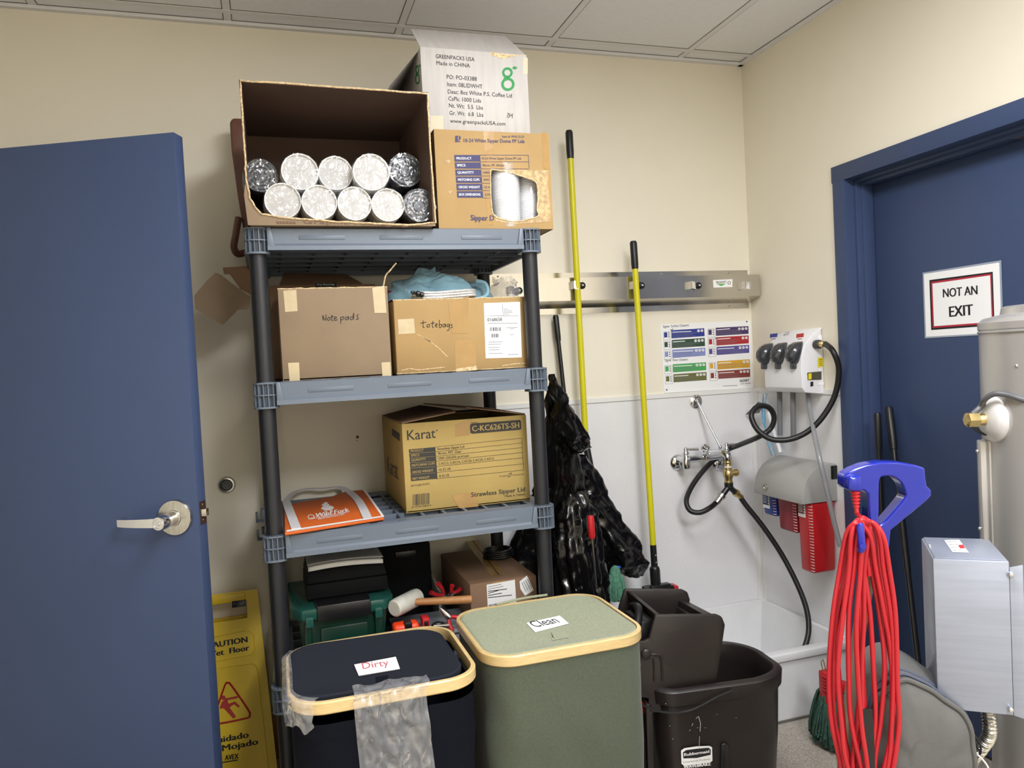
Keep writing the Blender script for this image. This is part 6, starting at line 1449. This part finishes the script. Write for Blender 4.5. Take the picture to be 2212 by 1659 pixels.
# vertical wiring cover
pa, na = on_tank(2133, 1050); zz0, zz1 = zs(1165), zs(945); ta = V((-na.y, na.x, 0))
b = MB(); T_ = Matrix(((ta.x, na.x, 0, pa.x), (ta.y, na.y, 0, pa.y), (0, 0, 1, 0), (0, 0, 0, 1)))
b.box(-.014, .014, -.008, .016, zz0, zz1, 0, .003, T=T_); b.box(-.026, .026, -.008, .002, zz0+.004, zz1, 0, .001, T=T_)
b.build('wire_cover', M_TANK, t)
b = MB()
for z in (zs(968), zs(1133)): b.ell(pa+na*.018+V((0, 0, z-pa.z)), .0045, .0045, .0045, 0, 10)
q_, n_ = on_tank(2196, 790); b.ell(q_, .0035, .0035, .0035, 0, 10); b.build('screw', M_CHROME, t)
# control box
z0 = od(2015, 1207, 1.46).z; FL = onZ(2015, 1207, z0); FR = onZ(2180, 1213, z0); BL = onZ(1990, 1162, z0); BRp = FR+(BL-FL)
PCb = Pl(FL, FR-FL, (0, 0, 1)); zb_ = PCb.P(2022, 1530).z; dn = V((0, 0, zb_-z0))
M_BOX = mat('galvanised_grey', (158, 165, 182), .36, .5, var=.05, vscale=6, aniso=(1, 1, 14))
b = MB(); b.hexa([FL+dn, FR+dn, BRp+dn, BL+dn, FL, FR, BRp, BL], 0, .0025)
ex = (FR-FL).normalized(); b.hexa([FR+dn+ex*.0, FR+dn*1.02+ex*.022, FR+dn*1.02+ex*.022-PCb.n*.004, FR+dn-PCb.n*.004, FR+dn*.04, FR+dn*.02+ex*.022, FR+dn*.02+ex*.022-PCb.n*.004, FR+dn*.04-PCb.n*.004], 0, .001)
cb = b.build('control_box', M_BOX, t)
PTp = Pl(FL, ex, BL-FL); b = MB(); i1 = [FL+(BL-FL)*.06+ex*.014, FL+(BL-FL)*.06+ex*.15, FL+(BL-FL)*.94+ex*.135, FL+(BL-FL)*.94+ex*.012]
b.prism([p+V((0, 0, .0002)) for p in [FL+ex*.004+(BL-FL)*.02, FR-ex*.012+(BL-FL)*.02, BRp-ex*.012, BL+ex*.004]], (0, 0, .0016), 0, .0006)
b.mark(PTp, [(2040, 1170), (2072, 1169), (2093, 1197), (2058, 1196)], 1, .0030); b.mark(PTp, [(2070, 1181), (2080, 1180), (2085, 1188), (2074, 1188)], 2, .0036)
for k in range(4): b.line(PTp, (2046+4*k, 1174+6*k), (2066+4*k, 1173+6*k), .9, 3, .0034)
b.build('box_lid', [M_BOX, M_PAPER, mat('label_red', (180, 40, 46), .6, var=0), M_GREYINK], cb)
b = MB()
for py in (1240, 1532): b.ell(PCb.P(2183, py, .003), .0055, .0045, .0055, 0, 12)
b.ell(PTp.P(2008, 1182, .003), .003, .003, .003, 0, 8); b.build('box_screw', M_CHROME, cb)
# flexible conduit and wires below the box
c0 = FL+dn+(FR-FL)*.72-PCb.n*.05+V((0, 0, .005)); tc = dep(c0)
cp = spline([c0, od(2138, 1580, tc), od(2120, 1615, tc+.02), od(2100, 1640, tc+.04), od(2090, 1680, tc+.05), od(2100, 1760, tc+.05)], 40); b = MB()
b.tube(cp, lambda k: .0115+.0018*math.sin(k*340), 14, 0, smooth=False); b.build('flex_conduit', M_STEEL, t)
b = MB(); b.tube([od(2102, 1585, tc), od(2116, 1605, tc), od(2118, 1625, tc), od(2104, 1650, tc+.01), od(2096, 1700, tc+.02)], .0022, 8, 0); b.tube([od(2100, 1622, tc-.01), od(2120, 1638, tc-.01), od(2136, 1662, tc-.01), od(2142, 1700, tc)], .0018, 8, 1); b.build('loose_wire', [M_BLACK, M_WHITE], t)
q_, n_ = on_tank(2206, 1425); b = MB(); b.box(-.012, .012, -.004, .018, -.014, .014, 0, .002, T=Matrix(((-n_.y, n_.x, 0, q_.x), (n_.x, n_.y, 0, q_.y), (0, 0, 1, q_.z), (0, 0, 0, 1)))); b.build('bracket', M_STEEL, t)

# ------------------------------------------------------------------ wet floor sign
t = thing('wet_floor_sign', 'yellow plastic wet floor caution sign leaning on the wall beside the open blue door', 'caution sign', (-2.2, -.24, 0))
M_SY = mat('sign_yellow', (228, 192, 24), .4, var=.04); M_SR = mat('sign_red', (176, 30, 26), .5, var=0)
So = V((0, -.245, 0)); SE2 = V((0, .17, .612)).normalized(); PW = Pl(So, (1, 0, 0), SE2); SD = -PW.n
RT, RB, LT, LB = PW.P(555, 1272), PW.P(597, 1640), None, None
wl = -2.36
Htop = (PW.P(555, 1272)-So).dot(SE2)
def W(u, v, e=0): return PW.o+PW.e1*u+PW.e2*v+PW.n*e
xr0 = RB.x+.004; xr1 = RT.x
hx = [W(wl+.075, Htop-.092), W(PW.P(534, 1320).x, Htop-.092), W(PW.P(533, 1304).x, Htop-.034), W(wl+.075, Htop-.034)]
bm_ = bmesh.new(); o = [bm_.verts.new(p) for p in (W(wl-.02, 0), W(xr0, 0), W(xr1+.008, Htop-.12), W(xr1+.002, Htop), W(wl+.01, Htop))]; h = [bm_.verts.new(p) for p in hx]
es = [bm_.edges.new((o[i], o[(i+1) % 5])) for i in range(5)]+[bm_.edges.new((h[i], h[(i+1) % 4])) for i in range(4)]
bmesh.ops.triangle_fill(bm_, use_beauty=True, use_dissolve=False, edges=es, normal=PW.n); bmesh.ops.recalc_face_normals(bm_, faces=bm_.faces[:])
r = bmesh.ops.extrude_face_region(bm_, geom=bm_.faces[:]); bmesh.ops.translate(bm_, verts=[x for x in r['geom'] if isinstance(x, bmesh.types.BMVert)], vec=SD*.02); bmesh.ops.recalc_face_normals(bm_, faces=bm_.faces[:])
b = MB(); b.bm(bm_, 0)
def panel(qs, e=.001):
    P = [PW.P(*q, e) for q in smooth_px(qs, 1)]; b.tube(P, .0014, 6, 0, closed=True, smooth=False)
panel([(452, 1378), (530, 1362), (541, 1364), (548, 1372), (550, 1404), (544, 1414), (470, 1428), (450, 1432)]); panel([(452, 1446), (545, 1434), (553, 1438), (557, 1450), (580, 1659), (470, 1690)])
b.hexa([W(wl+.06, Htop-.034, .002), W(PW.P(530, 1300).x, Htop-.034, .002), W(PW.P(530, 1300).x, Htop-.034, -.01), W(wl+.06, Htop-.034, -.01), W(wl+.06, Htop-.006, .006), W(PW.P(530, 1300).x, Htop-.006, .006), W(PW.P(530, 1300).x, Htop-.006, -.01), W(wl+.06, Htop-.006, -.01)], 0, .002)
K = 1
b.text(PW, 'CAUTION', 447, 1402, 534.5, 1387, 12, K, .0012, bold=.045); b.text(PW, 'Wet  Floor', 446, 1420.5, 538.5, 1404.5, 12, K, .0012, bold=.045)
b.text(PW, 'Cuidado', 452, 1608.5, 537, 1592.5, 13, K, .0012, bold=.045); b.text(PW, 'Piso Mojado', 428, 1633, 557.5, 1607.5, 13, K, .0012, bold=.045)
b.text(PW, 'AVEX', 486, 1642.5, 515, 1638.5, 11, K, .0012, bold=.05); b.line(PW, (480, 1647), (514, 1641.5), 2.4, K, .0012)
tri = [(462, 1555), (464, 1545), (486, 1480), (492, 1476), (499, 1479), (537, 1534), (539, 1545), (533, 1551), (470, 1563)]
Tt = [PW.P(*q, .001) for q in smooth_px(tri, 3)]
b.tube(Tt, .0032, 6, 2, closed=True, smooth=False)
for q in ([(484, 1510), (489, 1508), (514, 1503), (514, 1508), (492, 1512), (490, 1516)], [(480, 1515), (490, 1510), (494, 1520), (508, 1515), (519, 1526), (514, 1528), (506, 1521), (496, 1528), (510, 1548), (504, 1552), (484, 1530), (474, 1530)]): b.mark(PW, q, 2, .0016)
b.disc(PW, 482.5, 1507, 5, 2, 16, eps=.0018)
b.build('sign_panel', [M_SY, M_INK, M_SR], t, ang=30)
b = MB(); xh = PW.P(501, 1300).x; xh2 = PW.P(531, 1296).x; b.hexa([W(xh, Htop-.052, .003), W(xh2, Htop-.052, .003), W(xh2, Htop-.052, -.008), W(xh, Htop-.052, -.008), W(xh, Htop-.03, .003), W(xh2, Htop-.03, .003), W(xh2, Htop-.03, -.008), W(xh, Htop-.03, -.008)], 0, .001)
for px in (506, 526): b.ell(PW.P(px, 1304 if px < 510 else 1300, .004), .0028, .0028, .0028, 1, 8)
b.build('hinge_clip', [M_BLACK, M_CHROME], t)
b = MB()
O = [V((wl, -.008-.012, 0)), V((xr0-.03, -.02, 0)), V((xr1, -.02, Htop*.80)), V((wl+.01, -.02, Htop*.80))]
b.prism(O, (0, .014, 0), 0, .002); b.build('rear_panel', M_SY, t)
# stick and cane behind the sign
a, c = onY(596, 1545, -.06), onY(606, 1659, -.06)
b = MB(); b.box(a.x-.012, a.x+.012, -.075, -.05, 0, a.z+.03, 0, .002); tag(b.build('wood_strip', mat('raw_wood', (150, 116, 70), .6, var=.1, vscale=14, aniso=(20, 20, 1))), 'upright wooden strip between the yellow sign and the shelf post', 'wood strip')
a = onY(592, 1577, -.035); b = MB(); b.box(a.x-.016, a.x+.004, -.045, -.012, 0, a.z, 0, .003); tag(b.build('black_block', M_BLACK), 'narrow black block against the wall behind the yellow sign edge', 'block')

# ------------------------------------------------------------------ green dust mop at the sink front
t = thing('dust_mop', 'dark green yarn mop head in a red clamp on the floor by the mop sink', 'mop', (-.33, -.79, 0))
M_DGY = mat('dark_green_yarn', (44, 74, 62), .95, var=.3, vscale=70, bump=.8, bscale=120)
c0 = onY(1806, 1520, -.74); rnd = random.Random(9); b = MB()
cx, cy = c0.x, -.745
for k in range(330):
    a = rnd.uniform(0, 6.283); rr = rnd.uniform(.35, 1.0); zt_ = rnd.uniform(.10, .165); ex_, ey_ = math.cos(a), math.sin(a)
    tp = V((cx+.030*ex_*rr, cy+.035*ey_*rr, zt_+.02)); sw = rnd.uniform(-.015, .015)
    b.tube([tp, tp+V((.035*ex_, .03*ey_, -.004)), V((cx+(.078+sw)*ex_*(.6+.4*rr), cy+(.075+sw)*ey_, zt_*.55)), V((cx+(.088+sw)*ex_*(.6+.4*rr)+sw*.6, cy+(.082+sw)*ey_, .012+rnd.uniform(0, .05)))], .0036, 6, 0, sub=4)
b.build('yarn', M_DGY, t)
b = MB(); q0, q1 = onY(1776, 1452, cy), onY(1800, 1500, cy)
b.box(q0.x, q0.x+.035, cy-.02, cy+.02, .14, q0.z, 0, .004); b.box(q0.x+.03, q0.x+.10, cy-.018, cy+.018, .15, onY(1840, 1470, cy).z, 0, .004)
for k in range(5): z = q0.z-.012-.011*k; b.box(q0.x-.004, q0.x+.012, cy-.024, cy+.0, z-.003, z+.003, 0, .001)
b.build('clamp', M_RED, t)
b = MB(); w0 = onY(1776, 1450, cy); b.tube([w0+V((.004, 0, 0)), onY(1774, 1432, cy), onY(1777, 1425, cy), onY(1780, 1432, cy), w0+V((.014, 0, 0))], .0018, 8, 0); b.build('wire_loop', M_BRASS, t)
